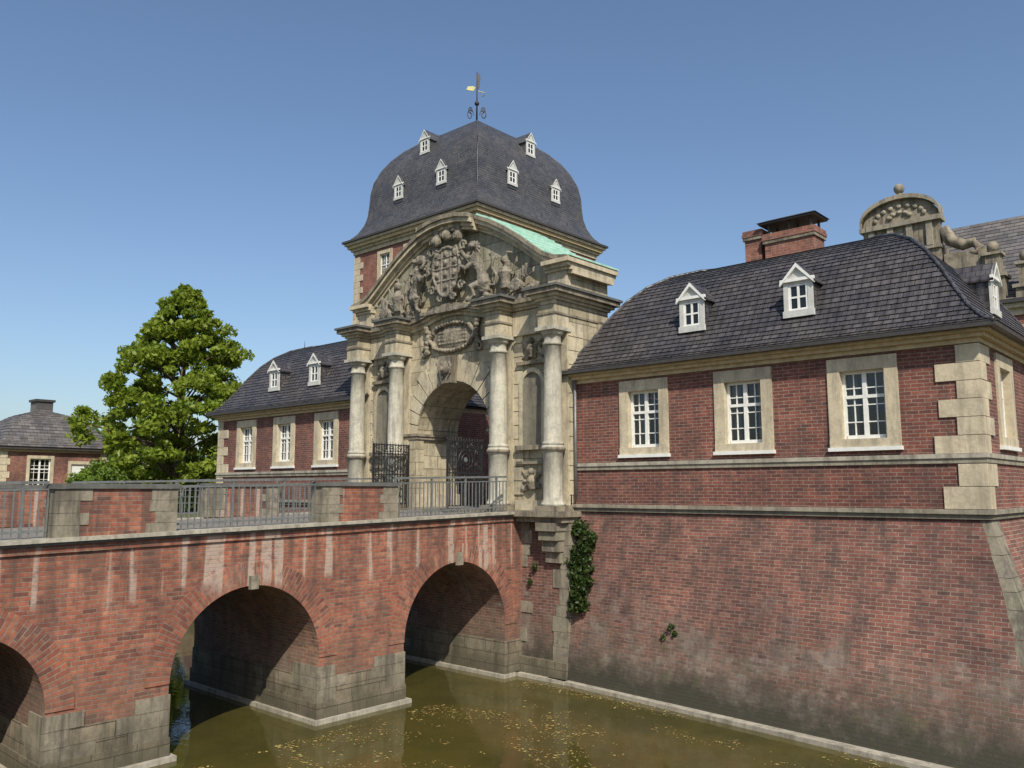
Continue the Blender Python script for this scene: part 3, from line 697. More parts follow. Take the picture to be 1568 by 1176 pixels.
for s in (-1,1):
    cx=gc+s*1.22
    s_.tube([(cx+s*.30,Y,10.95),(cx+s*.36,Y-.02,11.22),(cx+s*.26,Y-.05,11.55),(cx+s*.10,Y-.09,11.86),(cx+s*.0,Y-.12,12.12)],[.15,.23,.15,.19,.20],SM,12)
    s_.tube([(cx+s*.30,Y-.08,11.22),(cx+s*.02,Y-.26,11.12),(cx+s*.10,Y-.20,10.86),(cx-s*.05,Y-.24,10.74),(cx-s*.16,Y-.30,10.73)],[.16,.12,.065,.06,.06],SM,9)
    s_.tube([(cx+s*.42,Y+.02,11.15),(cx+s*.52,Y-.05,10.98),(cx+s*.42,Y-.05,10.78),(cx+s*.28,Y-.14,10.72)],[.15,.10,.07,.06],SM,9)
    s_.tube([(cx,Y-.14,12.06),(cx-s*.22,Y-.27,12.12),(cx-s*.40,Y-.24,12.30),(cx-s*.50,Y-.24,12.30)],[.11,.075,.055,.07],SM,8)
    s_.tube([(cx+s*.02,Y-.16,11.90),(cx-s*.20,Y-.32,11.72),(cx-s*.38,Y-.26,11.84),(cx-s*.46,Y-.26,11.82)],[.11,.075,.055,.07],SM,8)
    s_.blob((cx+s*.0,Y-.16,12.42),(.15,.17,.17),SM,.05,6,10)
    s_.blob((cx+s*.12,Y-.30,12.38),(.09,.11,.08),SM,.03,6,8)
    for k in range(12):
        a=2*math.pi*k/12
        s_.tube([(cx+.13*math.cos(a),Y-.10,12.40+.14*math.sin(a)),(cx+.22*math.cos(a),Y-.08,12.36+.24*math.sin(a)),(cx+.25*math.cos(a+.3),Y-.05,12.28+.28*math.sin(a))],[.05,.045,.015],SM,6)
    for k in range(5): s_.tube([(cx+s*(.05+.02*k),Y-.2,12.25-.07*k),(cx+s*(.16),Y-.27,12.12-.09*k)],[.05,.02],SM,6)
    s_.tube([(cx+s*.52,Y,11.15),(cx+s*.76,Y,11.12),(cx+s*.84,Y,11.42),(cx+s*.66,Y,11.66),(cx+s*.70,Y,11.95),(cx+s*.60,Y,12.12)],[.055,.045,.04,.04,.06,.085],SM,7)
    X0=gc+s*2.45
    s_.tube([(X0,Y,10.92),(X0,Y-.02,11.15),(X0,Y-.02,11.40),(X0,Y,11.58)],[.17,.16,.23,.12],SM,10)
    s_.tube([(X0-.25,Y,11.38),(X0+.25,Y,11.38)],.08,SM,7)
    s_.blob((X0,Y-.05,11.78),(.12,.14,.13),SM,.03,6,8); s_.tube([(X0,Y,11.86),(X0+s*.05,Y,12.02),(X0+s*.22,Y+.02,12.0)],[.05,.07,.03],SM,7)
    s_.tube([(gc+s*3.0,Y+.08,10.88),(gc+s*3.0,Y-.2,10.92)],.18,SM,14); s_.tube([(gc+s*3.0,Y-.19,10.92),(gc+s*3.0,Y-.22,10.92)],.20,SM,14)
    s_.tube([(gc+s*2.0,Y-.02,10.72),(gc+s*1.86,Y-.34,10.80)],[.09,.07],SM,10)
    s_.tube([(gc+s*3.2,Y-.05,10.72),(gc+s*3.65,Y-.15,10.80)],[.09,.06],SM,10)
    for a,l,bx in ((.38,1.45,2.2),(.62,1.4,2.15),(.88,1.25,2.1),(1.2,1.1,2.2),(.2,1.2,2.4),(1.75,1.2,2.3)):
        ex,ez=gc+s*(bx+l*math.cos(a)),10.72+l*math.sin(a)
        s_.tube([(gc+s*bx,Y+.02,10.72),(ex,Y-.03,ez)],.024,SM,6)
        if a in (.62,1.2,.2):
            for q in range(4):
                s_.tube([(ex-s*.10*q,Y-.03-.03*(q%2),ez-.06*q),(ex-s*.02-s*.10*q,Y-.05-.03*(q%2),ez-.36-.03*q)],[.05,.035],SM,6)
        else: s_.tube([(ex,Y-.03,ez-.05),(ex,Y-.03,ez+.02),(ex+s*.05,Y-.03,ez+.14)],[.03,.05,.01],SM,6)
s_.box(gc-1.9,gc+1.9,Y-.12,GY0,10.56,10.68,SM)
for s in (-1,1): s_.box(min(gc+s*1.9,gc+s*3.7),max(gc+s*1.9,gc+s*3.7),Y-.05,GY0,10.50,10.66,SM)
carve(s_,'coat_of_arms',G,.019,.04)
s_=MB()
for a in range(44):
    t=2*math.pi*a/44; w=1.0*(1+.05*math.cos(8*t))
    s_.blob((gc+w*math.cos(t),GY0-.08,9.80+.45*math.sin(t)),(.09,.09,.075),'stone_dark',.2,9,5)
s_.blob((gc,GY0-.0,9.80),(.93,.09,.38),'stone_dark',.01,4,14)
for z_ in (9.6,9.72,9.84,9.96): s_.tube([(gc-.62,GY0-.075,z_),(gc+.62,GY0-.075,z_)],.018,'stone_dark',5)
for s in (-1,1):
    for k in range(6): s_.blob((gc+s*(1.12+.05*math.sin(k*1.5)),GY0-.1,9.38+.16*k),(.11,.1,.10),'stone_dark',.3,8,6)
    pts=[(gc+s*(1.25-.16*math.cos(t_)*(1-t_/9)),GY0-.12,9.35+.16*math.sin(t_)*(1-t_/9)) for t_ in [i*.4 for i in range(18)]]
    s_.tube(pts,.045,'stone_dark',6)
    rr=random.Random(20+s); cx=gc+s*3.33
    for (zz,nn) in ((9.02,8),(5.25,8)):
        s_.tube([(cx-.4,GY0-.05,zz-.25),(cx+.4,GY0-.07,zz+.27)],.03,'stone_dark',6); s_.tube([(cx+.4,GY0-.05,zz-.25),(cx-.4,GY0-.07,zz+.27)],.03,'stone_dark',6)
        s_.tube([(cx,GY0-.06,zz-.24),(cx,GY0-.07,zz),(cx,GY0-.07,zz+.14)],[.12,.19,.1],'stone_dark',9); s_.blob((cx,GY0-.12,zz+.26),(.1,.1,.1),'stone_dark',.05,6,7)
        for j in range(nn):
            s_.blob((cx+rr.uniform(-.4,.4),GY0-.04,zz+rr.uniform(-.26,.26)),(rr.uniform(.04,.09),.06,rr.uniform(.04,.10)),'stone_dark',.3,7,6)
s_.blob((gc,GY0-.36,8.76),(.16,.13,.22),'stone_dark',.06,6,10); s_.blob((gc,GY0-.5,8.72),(.04,.05,.07),'stone_dark',.05,6,6)
for s in (-1,1): s_.tube([(gc+s*.15,GY0-.34,8.95),(gc+s*.24,GY0-.34,8.8),(gc+s*.2,GY0-.34,8.6),(gc+s*.1,GY0-.36,8.45)],[.06,.06,.05,.03],'stone_dark',6)
carve(s_,'cartouche_and_reliefs',G,.02,.025)
s_=MB()
for s in (-1,1):
    xv=gc+s*(HW+.06)
    pts=[]
    for i in range(30):
        t=i/29*2*math.pi*1.6-1.2; r=.33*(1-i/34); pts.append((xv,GY1-.02+r*math.cos(t)*.85,9.0+r*math.sin(t)))
    s_.tube(pts,.07,'stone_plain',8)
    s_.tube([(xv,GY1+.02,9.78),(xv,GY1+.06,9.6),(xv,GY1+.16,9.4),(xv,GY1+.28,9.2),(xv,GY1+.27,9.0)],[.09,.08,.09,.09,.07],'stone_plain',8)
s_.build('side_volutes',G)
def iron_gate(x,ya,yb,z0,z1):
    m=MB()
    def bar(y0,y1,za,zb,w=.018): m.box(x-w,x+w,min(y0,y1),max(y0,y1),za,zb,'iron')
    bar(ya,ya+.05,z0,z1,.03); bar(yb-.05,yb,z0,z1+.0,.03)
    for z in (z0+.08,z0+.75,z0+1.0,z1-.32,z1-.04): bar(ya,yb,z,z+.035)
    n=13
    for i in range(1,n):
        y=ya+(yb-ya)*i/n; bar(y-.011,y+.011,z0+.1,z1,.011)
    def spiral(cy,cz,r,turns=1.6,dirn=1,ph=0,mat='iron'):
        pts=[]
        for i in range(22):
            t=i/21*turns*2*math.pi; q=r*(1-.8*i/21); pts.append((x+.02,cy+dirn*q*math.cos(t+ph),cz+q*math.sin(t+ph)))
        m.tube(pts,.013,mat,5)
    L=yb-ya
    for i in range(5):
        cy=ya+L*(i+.5)/5
        spiral(cy,z1-.17,.12,1.5,1 if i%2 else -1); spiral(cy,z0+.87,.1,1.5,-1 if i%2 else 1)
    for a in range(2):
        rr_=.28-.12*a
        pts=[(x+.02,(ya+yb)/2+rr_*math.cos(2*math.pi*k/24),z0+1.4+rr_*math.sin(2*math.pi*k/24)) for k in range(25)]; m.tube(pts,.016,'iron',5)
    m.tube([(x+.01,(ya+yb)/2,z0+1.4),(x+.03,(ya+yb)/2,z0+1.4)],.07,'lead',12)
    for s in (-1,1):
        for t_ in (-1,1): spiral((ya+yb)/2+s*.5,z0+1.4+t_*.18,.15,1.5,s,ph=t_)
    for i in range(n+1):
        y=ya+(yb-ya)*i/n; m.tube([(x,y,z1),(x,y,z1+.07)],.014,'iron',4,taper=.002)
    return m
iron_gate(-20.5,16.3,17.75,4.45,6.42).build('wrought_iron_gate')
iron_gate(-17.2,16.3,17.75,4.45,6.42).build('wrought_iron_gate')

# ---------------------------------------------------------------- bell-roofed tower
T=empty('castle_tower'); tb=MB(); tw=MB()
tx0,tx1,ty0,ty1=-53.4,-39.6,40.2,54.0
f=lambda u,n,z:(u,ty0-n,z); r_=lambda u,n,z:(tx1+n,u,z)
wz=[(20.9,23.2),(14.5,17.2),(8.6,11.2)]
cols_=(-49.6,-46.5,-43.4)
tb.T=f; tw.T=f
wall(tb,tx0,tx1,3,24,[(c-.6,c+.6,a,b_) for c in cols_ for a,b_ in wz],'brick_far')
for c in cols_:
    for a,b_ in wz: window(tw,c,a,b_,1.2,sw=.3)
tb.T=r_; tw.T=r_; colr=(43.9,47.1,50.3)
wall(tb,ty0,ty1,3,24,[(c-.6,c+.6,a,b_) for c in colr for a,b_ in wz],'brick_far')
for c in colr:
    for a,b_ in wz: window(tw,c,a,b_,1.2,sw=.3)
tb.T=None
tb.poly([(tx0,ty1,3),(tx1,ty1,3),(tx1,ty1,24),(tx0,ty1,24)],'brick_far'); tb.poly([(tx0,ty0,3),(tx0,ty1,3),(tx0,ty1,24),(tx0,ty0,24)],'brick_far')
z=4; i=0
while z<23.1:
    L=1.1 if i%2 else .7
    for (cx,sx,cy,sy) in ((tx1,-1,ty0,1),(tx0,1,ty0,1),(tx1,-1,ty1,-1)):
        a,b_=sorted((cx-sx*.05,cx+sx*L)); c,d=sorted((cy-sy*.05,cy+sy*(1.8-L))); tb.box(a,b_,c,d,z,z+.48,'stone_trim')
    z+=.5; i+=1
for e,z0,z1,m in ((.1,23.7,24.0,'stone_trim'),(.25,24.0,24.2,'stone_plain'),(.45,24.2,24.45,'wood_cornice'),(.62,24.45,24.65,'stone_trim'),(.78,24.65,24.8,'gutter')):
    tb.box(tx0-e,tx1+e,ty0-e,ty1+e,z0,z1,m)
tb.build('walls',T); tw.build('windows',T)
tr=MB(); ccx,ccy=-46.5,47.1
dp=[(7.65,24.78),(7.2,25.0),(6.75,25.5),(6.4,26.2),(6.2,27.0),(6.12,27.9),(6.08,28.8),(5.9,29.8),(5.5,30.8),(4.95,31.7),(4.2,32.55),(3.3,33.3),(2.3,33.95),(1.2,34.5),(.3,35.0)]
hiproof(tr,ccx-7.65,ccx+7.65,ccy-7.65,ccy+7.65,[(7.65-r,z) for r,z in dp],'slate_dome',.19,.006)
for sx,sy in ((1,-1),(-1,-1),(1,1)): tr.tube([(ccx+sx*r,ccy+sy*r,z+.0) for r,z in dp],.05,'slate_dome',6)
tr.build('bell_roof',T)
td=MB()
for X,z0,rad in ((ccx+2.5,27.6,6.25),(ccx-2.4,27.6,6.25),(ccx-.3,31.0,5.45)):
    td.T=(lambda yy:(lambda u,n,z:(u,yy-n,z)))(ccy-rad); dormer(td,X,z0,1.0,1.15,1.8,.7,'slate_dome',.12)
for Yc,z0,rad in ((ccy-2.5,27.6,6.25),(ccy+2.6,27.6,6.25),(ccy+.5,31.0,5.45)):
    td.T=(lambda xx:(lambda u,n,z:(xx+n,u,z)))(ccx+rad); dormer(td,Yc,z0,1.0,1.15,1.8,.7,'slate_dome',.12)
td.build('dormer_windows',T)
wv=MB()
wv.tube([(ccx,ccy,34.8),(ccx,ccy,39.7)],.09,'iron',6,taper=.03)
wv.blob((ccx,ccy,35.1),(.32,.32,.3),'lead',.02,1,8); wv.blob((ccx,ccy,36.9),(.2,.2,.2),'iron',.02,1,8)
dv=Vector((.742,.67,0))
for s in (-1,1):
    for zc,rad in ((35.9,.5),(36.3,.3)):
        pts=[]
        for i in range(20):
            t=i/19*2*math.pi*1.3; q=rad*(1-.75*i/19); pts.append(Vector((ccx,ccy,zc))+dv*s*(.55-q*math.cos(t)*.6)+Vector((0,0,q*math.sin(t))))
        wv.tube(pts,.045,'iron',5)
def flat(pts,mat,th=.03):
    nrm=Vector((-dv.y,dv.x,0))*th
    P3=[Vector((ccx,ccy,0))+dv*a+Vector((0,0,z)) for a,z in pts]
    wv.poly([p+nrm for p in P3],mat); wv.poly([p-nrm for p in P3],mat)
    for a,b_ in zip(P3,P3[1:]+P3[:1]): wv.poly([a+nrm,b_+nrm,b_-nrm,a-nrm],mat)
flat([(-.9,38.1),(-.3,38.0),(-.1,38.3),(-.3,38.42),(-.75,38.4)],'gold')
wv.tube([Vector((ccx,ccy,38.0))+dv*.1,Vector((ccx,ccy,37.85))+dv*.6,Vector((ccx,ccy,37.6))+dv*.65,Vector((ccx,ccy,37.55))+dv*.4],.04,'gold',5)
flat([(-.05,38.0),(.2,38.3),(.25,38.8),(.3,39.3),(.15,39.6),(-.08,39.2),(.02,38.7)],'iron')
wv.build('weather_vane',T)

# ---------------------------------------------------------------- inner court range and main palace
I=empty('courtyard_range'); q=MB(); qw=MB()
q.T=qw.T=lambda u,n,z:(-30.5+n,u,z)
cs=[28.5+3*i for i in range(4)]
wall(q,26.2,39.5,3,8.2,[(c-.47,c+.47,6.08,7.56) for c in cs]+[(c-.47,c+.47,4.3,5.2) for c in cs[1::2]],'brick_far')
for c in cs: window(qw,c,6.08,7.56,.94)
for c in cs[1::2]: window(qw,c,4.3,5.2,.94,rows=2)
q.T=None
q.box(-37,-31.4,26.25,39.45,3,8.19,'brick_far'); q.box(-31.4,-30.5,26.2,26.4,3,8.19,'brick_far')
for e,z0,z1,m in ((.1,8.2,8.35,'stone_trim'),(.25,8.35,8.5,'stone_trim'),(.4,8.5,8.6,'gutter')): q.box(-37-e,-30.5+e,26.2-e,39.5+e,z0,z1,m)
q.build('walls',I); qw.build('windows',I)
q=MB(); hiproof(q,-37.4,-30.1,25.8,39.9,[(0,8.58),(.4,8.8),(1,9.8),(1.8,10.9),(2.6,11.5),(3.6,11.7)],'roof_tile',.25,.03); q.build('roof',I)

M=empty('castle_main_building'); q=MB(); qw=MB()
mx0,mx1,my0,my1=-31,16,40,50
q.T=qw.T=lambda u,n,z:(u,my0-n,z)
cs=[-28+3.6*i for i in range(12)]
wall(q,mx0,mx1,3,12.6,[(c-.6,c+.6,a,b_) for c in cs for a,b_ in ((9.2,11.6),(5.2,7.6))],'brick_far')
for c in cs:
    for a,b_ in ((9.2,11.6),(5.2,7.6)): window(qw,c,a,b_,1.2)
q.T=None
q.poly([(mx0,my0,3),(mx0,my1,3),(mx0,my1,12.6),(mx0,my0,12.6)],'brick_far'); q.poly([(mx1,my0,3),(mx1,my1,3),(mx1,my1,12.6),(mx1,my0,12.6)],'brick_far'); q.poly([(mx0,my1,3),(mx1,my1,3),(mx1,my1,12.6),(mx0,my1,12.6)],'brick_far')
for e,z0,z1,m in ((.1,12.3,12.6,'stone_trim'),(.3,12.6,12.8,'stone_trim'),(.45,12.8,12.95,'gutter')): q.box(mx0-e,mx1+e,my0-e,my1+e,z0,z1,m)
q.build('walls',M); qw.build('windows',M)
q=MB(); hiproof(q,mx0-.45,mx1+.45,my0-.45,my1+.45,[(0,12.94),(.5,13.2),(5.3,17.95)],'slate_far',.3,.02); q.build('roof',M)
q=MB()
def gable(cx,w,z0,z1,yf):
    h=z1-z0; a,b_=cx-w/2,cx+w/2; d=.5
    q.box(a,b_,yf+.01,yf+2.5,12.9,z0-.01,'stone_dark')
    q.box(a,b_,yf,yf+d,z0,z0+h*.45,'stone_dark')
    for s in (-1,-.33,.33,1): q.box(cx+s*w*.38-.13,cx+s*w*.38+.13,yf-.12,yf-.001,z0,z0+h*.40,'stone_band')
    q.box(a-.12,b_+.12,yf-.2,yf+d+.1,z0+h*.40,z0+h*.48,'stone_band')
    q.box(a-.05,b_+.05,yf-.1,yf+d+.02,z0-.15,z0-.001,'stone_band')
    n=14; pts=[(cx-(w/2)*math.cos(math.pi*i/n),z0+h*.5+h*.36*math.sin(math.pi*i/n)) for i in range(n+1)]
    for (xa,za),(xb,zb) in zip(pts,pts[1:]):
        q.xbox(xa,xb,yf+.01,yf+d,z0+h*.47,za,z0+h*.47,zb,'stone_dark')
        q.xbox(xa+(xa-cx)*.05,xb+(xb-cx)*.05,yf-.22,yf+d+.1,za,za+.2,zb,zb+.2,'stone_band')
    for j in range(9):
        t=math.pi*(j+.5)/9; q.blob((cx-(w*.33)*math.cos(t),yf-.02,z0+h*.53+h*.22*math.sin(t)),(.12,.07,.12),'stone_band',.3,5,5)
    for j in range(5):
        t=math.pi*(j+.5)/5; q.blob((cx-(w*.14)*math.cos(t),yf-.02,z0+h*.55+h*.09*math.sin(t)),(.14,.1,.1),'stone_band',.3,5,5)
    zt=z0+h*.86+.2
    q.lathe(cx,yf+.2,[(.22,zt-.05),(.12,zt+.1),(.1,zt+.2)],'stone_dark',10); q.blob((cx,yf+.2,zt+.38),(.24,.24,.24),'stone_dark',.02,1,8)
gable(-11.75,3.3,15.9,18.7,39.7)
pts=[(-10.0,39.9,16.6),(-9.7,39.9,16.0),(-9.2,39.9,15.7),(-8.8,39.9,15.75),(-8.6,39.9,15.5),(-8.7,39.9,15.25),(-9.0,39.9,15.3)]
q.tube(pts,[.25,.28,.25,.22,.2,.16,.1],'stone_dark',8)
q.box(-10.0,-8.3,39.8,40.6,14.2,15.4,'stone_dark')
def finial(cx,z0):
    q.box(cx-.4,cx+.4,39.6,40.5,12.9,z0+.2,'stone_dark'); q.box(cx-.5,cx+.5,39.5,40.6,z0+.2,z0+.35,'stone_band')
    q.box(cx-.28,cx+.28,39.7,40.3,z0+.35,z0+1.2,'stone_dark'); q.box(cx-.38,cx+.38,39.6,40.4,z0+1.2,z0+1.32,'stone_band')
    q.blob((cx,40,z0+1.6),(.26,.26,.26),'stone_dark',.02,1,8)
finial(-8.1,13.8); finial(-6.9,13.2)
q.build('stone_gables',M)

# ---------------------------------------------------------------- left garden pavilion
Vv=empty('garden_pavilion'); q=MB(); qw=MB()
vx0,vx1,vy0,vy1=-62.8,-56.6,16.8,23.0
q.T=qw.T=lambda u,n,z:(vx1+n,u,z)
wall(q,vy0,vy1,3,7.4,[(18.4,19.6,5.2,6.9),(20.8,22.0,3.9,6.6)],'brick_far')
window(qw,19.0,5.2,6.9,1.2,sw=.18,lh=.2,sh=.2)
qw.box(20.8,22.0,-.1,-.06,3.9,6.6,'white_paint')
for a,c in ((20.62,20.8),(22.0,22.18)): qw.box(a,c,-.1,.04,3.9,6.6,'stone_trim')
qw.box(20.62,22.18,-.1,.042,6.6,6.8,'stone_trim')
q.T=qw.T=lambda u,n,z:(u,vy0-n,z)
wall(q,vx0,vx1,3,7.4,[(-60.3,-59.1,5.2,6.9)],'brick_far'); window(qw,-59.7,5.2,6.9,1.2,sw=.18,lh=.2,sh=.2)
q.T=None; q.box(vx0,vx1-.6,vy0+.6,vy1,3,7.38,'brick_far')
for cy in (vy0,vy1-.4):
    for i in range(9): q.box(vx1-.3,vx1+.04,cy-.04,cy+(.5 if i%2 else .35),3.7+.4*i,4.08+.4*i,'stone_trim')
for e,z0,z1,m in ((.1,7.3,7.45,'wood_cornice'),(.35,7.45,7.62,'gutter')): q.box(vx0-e,vx1+e,vy0-e,vy1+e,z0,z1,m)
q.build('walls',Vv); qw.build('windows',Vv)
q=MB(); hiproof(q,vx0-.4,vx1+.4,vy0-.4,vy1+.4,[(0,7.6),(.35,7.85),(.75,8.5),(1.3,9.2),(2.1,9.75),(3.0,10.05),(3.4,10.1)],'slate_far',.25,.03)
q.box(-60.3,-59.2,19.4,20.4,9.9,10.7,'slate_far'); q.box(-60.4,-59.1,19.3,20.5,10.7,10.85,'gutter'); q.build('roof',Vv)

# ---------------------------------------------------------------- ground, water, road
xs=[-3000,-800,-300,-150,-90,-60,-45,-42.5,-33.3,-33.1,-20,-5,-4.4,-3.6,12,15,40,100,300,800,3000]
def xc(x): return 'o' if x<=-45 or x>=15 else ('i' if -33.2<x<-4.3 else 'm')
ysl=[-3000,-800,-300,-100,-40,-10,.2,.9,10,18.45,18.7,30,38,38.6,60,100,200,500,1200,3000]
def gz(x,y):
    c=xc(x)
    if y<=.2: return 3.7
    if y<18.6: return 3.7 if c=='o' else -1.
    if y<38.3: return 3.7 if c=='o' else (4.25 if c=='i' else -1.)
    return 3.8
q=MB(); ids=[[q.vert((x,y,gz(x,y))) for x in xs] for y in ysl]
for j in range(len(ysl)-1):
    for i in range(len(xs)-1): q.face([ids[j][i],ids[j][i+1],ids[j+1][i+1],ids[j+1][i]],'ground')
q.build('ground')
q=MB(); q.poly([(-45,-.5,0),(15,-.5,0),(15,40,0),(-45,40,0)],'water'); q.build('moat_water')
q=MB(); q.box(XF,XN,-60,.3,3.2,4.09,'cobble'); q.box(XF,XN,20.3,40,4.0,4.30,'cobble'); q.build('cobbled_road')
q=MB(); q.box(gc-R-.2,gc+R+.2,17.86,20.2,4.2,4.44,'cobble'); q.build('gate_threshold',G)

def leaves(name,centers,radii,per,size,mat,parent=None,flat=.5):
    C=[]
    for c,r in zip(centers,radii):
        k=int(per)
        d=rng.normal(size=(k,3)); d/=np.linalg.norm(d,axis=1)[:,None]
        d*=(rng.random((k,1))**(.45))
        C.append(np.array(c)+d*np.array(r))
    C=np.concatenate(C); n=len(C)
    a=rng.normal(size=(n,3)); a/=np.linalg.norm(a,axis=1)[:,None]
    b=rng.normal(size=(n,3)); b[:,2]*=flat; b-= (b*a).sum(1)[:,None]*a; b/=np.linalg.norm(b,axis=1)[:,None]
    s=(size*(.6+.8*rng.random((n,1))))
    V=np.stack([C-a*s,C-b*s*.55,C+a*s,C+b*s*.55],1).reshape(-1,3)
    me=bpy.data.meshes.new(name); me.vertices.add(n*4); me.vertices.foreach_set('co',V.astype(np.float32).ravel())
    me.loops.add(n*4); me.loops.foreach_set('vertex_index',np.arange(n*4,dtype=np.int32))
    me.polygons.add(n); me.polygons.foreach_set('loop_start',np.arange(0,n*4,4,dtype=np.int32)); me.polygons.foreach_set('loop_total',np.full(n,4,dtype=np.int32))
    me.update(calc_edges=True); uvl=me.uv_layers.new(name='UVMap')
    u=np.repeat(rng.random(n),4); uvl.data.foreach_set('uv',np.stack([u,u],1).astype(np.float32).ravel())
    me.materials.append(MATS[mat]); o=bpy.data.objects.new(name,me); sc.collection.objects.link(o)
    if parent: o.parent=parent
    return o
def tree(name,x,y,z0,H,Rm,mat,nclump=230,size=.2,per=170,low=.11):
    E=empty(name); m=MB(); rr=random.Random(int(abs(x)*10))
    m.tube([(x,y,z0-.3),(x+.1,y,z0+H*.2),(x-.05,y+.1,z0+H*.5),(x,y,z0+H*.9)],[.35,.28,.18,.04],'bark',9)
    cs=[];rs=[]
    pr=[(0,.74),(.12,.96),(.28,1.0),(.45,.86),(.6,.70),(.75,.49),(.88,.29),(1,.05)]
    for i in range(nclump):
        s=rr.random()**1.1; h=low+(1-low)*s
        for (a,va),(b_,vb) in zip(pr,pr[1:]):
            if a<=s<=b_: env=Rm*(va+(vb-va)*(s-a)/(b_-a))
        t=rr.random()*2*math.pi
        env*=1+.34*noise.noise(Vector((math.cos(t)*1.8+3,math.sin(t)*1.8,s*5.2)))
        q_=env*(rr.random()**.36)
        cx,cy,cz=x+q_*math.cos(t),y+q_*math.sin(t),z0+H*h
        r=rr.uniform(.30,.76)*(1 if s<.8 else .6)
        cs.append((cx,cy,cz)); rs.append((r*1.2,r*1.2,r*.7))
        if i%4==0: m.tube([(x,y,max(z0+1,cz-1.6)),((x+cx)/2,(y+cy)/2,cz-.8),(cx,cy,cz)],[.09,.06,.02],'bark',5)
    m.build('trunk_and_limbs',E); leaves('foliage',cs,rs,per,size,mat,E)
tree('deciduous_tree',-48.4,23.8,3.7,13.5,5.0,'leaf_tree',360,.16,140)
def mass(name,pts,size,mat,per):
    leaves(name,[p[:3] for p in pts],[(p[3],p[3],p[4]) for p in pts],per,size,mat)
rr=random.Random(2); sp=[]
for i in range(46):
    t=rr.random()*2*math.pi; ph=rr.random(); q_=1.75*math.sqrt(rr.random())
    sp.append((-47.6+q_*math.cos(t),18.9+q_*math.sin(t)*.8,4.0+ph*(2.5-.75*q_*q_/2.2),.5,.4))
mass('shrub',sp,.10,'leaf_shrub',230)
mass('hedge',[(-45.8+rr.uniform(-.6,.6),8+i*.7,4.0+rr.uniform(0,.4),.8,.55) for i in range(24)],.14,'leaf_dark',200)
pts=[]
for i in range(150):
    a=math.radians(rr.uniform(95,178)); d=rr.uniform(95,150); pts.append((d*math.cos(a),d*math.sin(a)+10,3.5+rr.uniform(0,6.5),rr.uniform(3,6),rr.uniform(2,4)))
mass('distant_trees',pts,.7,'leaf_dark',240)
iv=[]
for i in range(26):
    z=4.05-i*.085; iv.append((-13.72+rr.uniform(-.34,.26)*(1 if i<18 else .4),18.22-.62*gg(z)-.08,z,.22,.16))
mass('ivy_plant',iv,.05,'leaf_ivy',170)
wd=[]
for x,z,r in ((-10.9,1.75,.10),(-10.78,1.62,.07),(-11.1,1.5,.06)):
    s=(x-WX0)/(WX1-WX0); wd.append((x,18.3-outw(s)*gg(z)-.03,z,r,r*1.1))
wd.append((-15.2,17.74,2.9,.1,.14)); wd.append((-15.35,17.72,2.5,.07,.08))
mass('wall_weeds',wd,.035,'leaf_ivy',80)
n=8500; P=[]
while len(P)<n:
    x=rng.uniform(-15,2); y=rng.uniform(5.5,17.3)
    if noise.noise(Vector((x*.3,y*.9,3)))+.45*noise.noise(Vector((x*1.6,y*2.4,1)))>-.05+rng.random()*.45: P.append((x,y))
q=MB()
for x,y in P:
    s=rng.uniform(.010,.026) if rng.random()<.85 else rng.uniform(.03,.055); a=rng.uniform(0,3.14); c_,s1=math.cos(a)*s,math.sin(a)*s
    q.poly([(x-c_,y-s1,.006),(x+s1*.6,y-c_*.6,.006),(x+c_,y+s1,.006),(x-s1*.6,y+c_*.6,.006)],'petal')
q.build('floating_petals')
q=MB()
for i in range(30):
    y=12+i*.8; q.tube([(-44.9,y,3.6),(-44.9,y,4.95)],.03,'rail_metal',5)
for z in (4.95,4.6,4.25): q.tube([(-44.9,12,z),(-44.9,35.2,z)],.025,'rail_metal',5)
q.build('bank_fence')
q=MB(); cx,cy=-54.5,27.0
sec=[(-2.1,.55,.8),(-1.95,.95,.86),(-1.0,1.02,.88),(-.45,1.45,.76),(.9,1.5,.76),(1.6,1.12,.84),(2.05,1.0,.84),(2.12,.6,.8)]
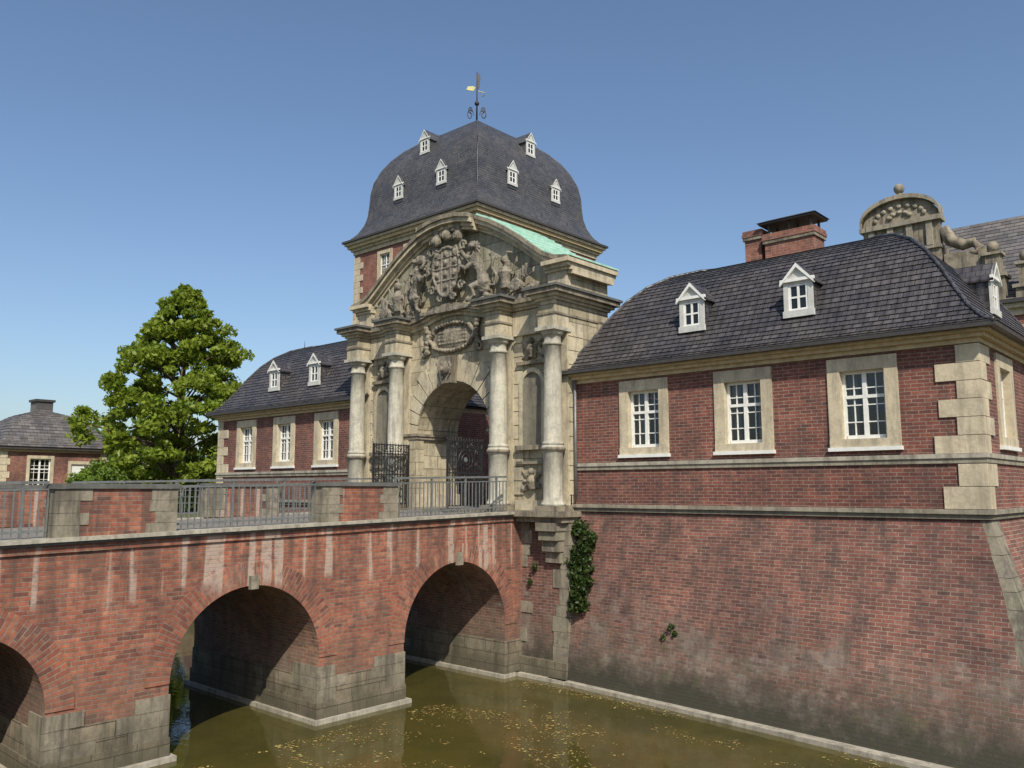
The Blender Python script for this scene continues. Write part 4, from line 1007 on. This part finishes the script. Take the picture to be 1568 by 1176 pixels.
for (u0,h0,w0),(u1,h1,w1) in zip(sec,sec[1:]):
    m='glass_dark' if abs(h1-h0)>.3 and max(h0,h1)>1.3 else 'car_white'
    q.hexa([(cx-w0,cy+u0,3.95),(cx+w0,cy+u0,3.95),(cx+w1,cy+u1,3.95),(cx-w1,cy+u1,3.95),(cx-w0,cy+u0,3.7+h0),(cx+w0,cy+u0,3.7+h0),(cx+w1,cy+u1,3.7+h1),(cx-w1,cy+u1,3.7+h1)],m)
q.box(cx-.79,cx+.79,cy-.3,cy+.8,4.72,5.05,'glass_dark')
for u in (-1.35,1.35):
    for s in (-.78,.78): q.tube([(cx+s-.1,cy+u,4.0),(cx+s+.1,cy+u,4.0)],.31,'rubber',12)
q.build('parked_car')

# ---------------------------------------------------------------- light, sky, camera
sd=Vector((.80,-.60,0)).normalized(); el=math.radians(44)
sdir=Vector((sd.x*math.cos(el),sd.y*math.cos(el),math.sin(el)))
L=bpy.data.lights.new('sun','SUN'); L.energy=5.0; L.angle=math.radians(.5); L.color=(1,.93,.80)
lo=bpy.data.objects.new('sun',L); sc.collection.objects.link(lo); lo.rotation_euler=(-sdir).to_track_quat('-Z','Y').to_euler()
W=bpy.data.worlds.new('World'); sc.world=W; W.use_nodes=True
nt=W.node_tree; sky=nt.nodes.new('ShaderNodeTexSky'); sky.sky_type='NISHITA'; sky.sun_disc=False
sky.sun_elevation=el; sky.sun_rotation=math.atan2(sd.x,sd.y); sky.air_density=1.05; sky.dust_density=1.6; sky.ozone_density=3.6
bg=nt.nodes['Background']; bg.inputs[1].default_value=.135; nt.links.new(sky.outputs[0],bg.inputs[0])
cam=bpy.data.cameras.new('camera'); cam.lens=29.37; cam.sensor_width=36; cam.clip_end=6000
co=bpy.data.objects.new('camera',cam); sc.collection.objects.link(co); co.location=(0,0,5.0)
co.rotation_euler=(math.radians(97.2),0,math.radians(42.1)); sc.camera=co
sc.view_settings.view_transform='Standard'; sc.view_settings.look='None'; sc.view_settings.exposure=0
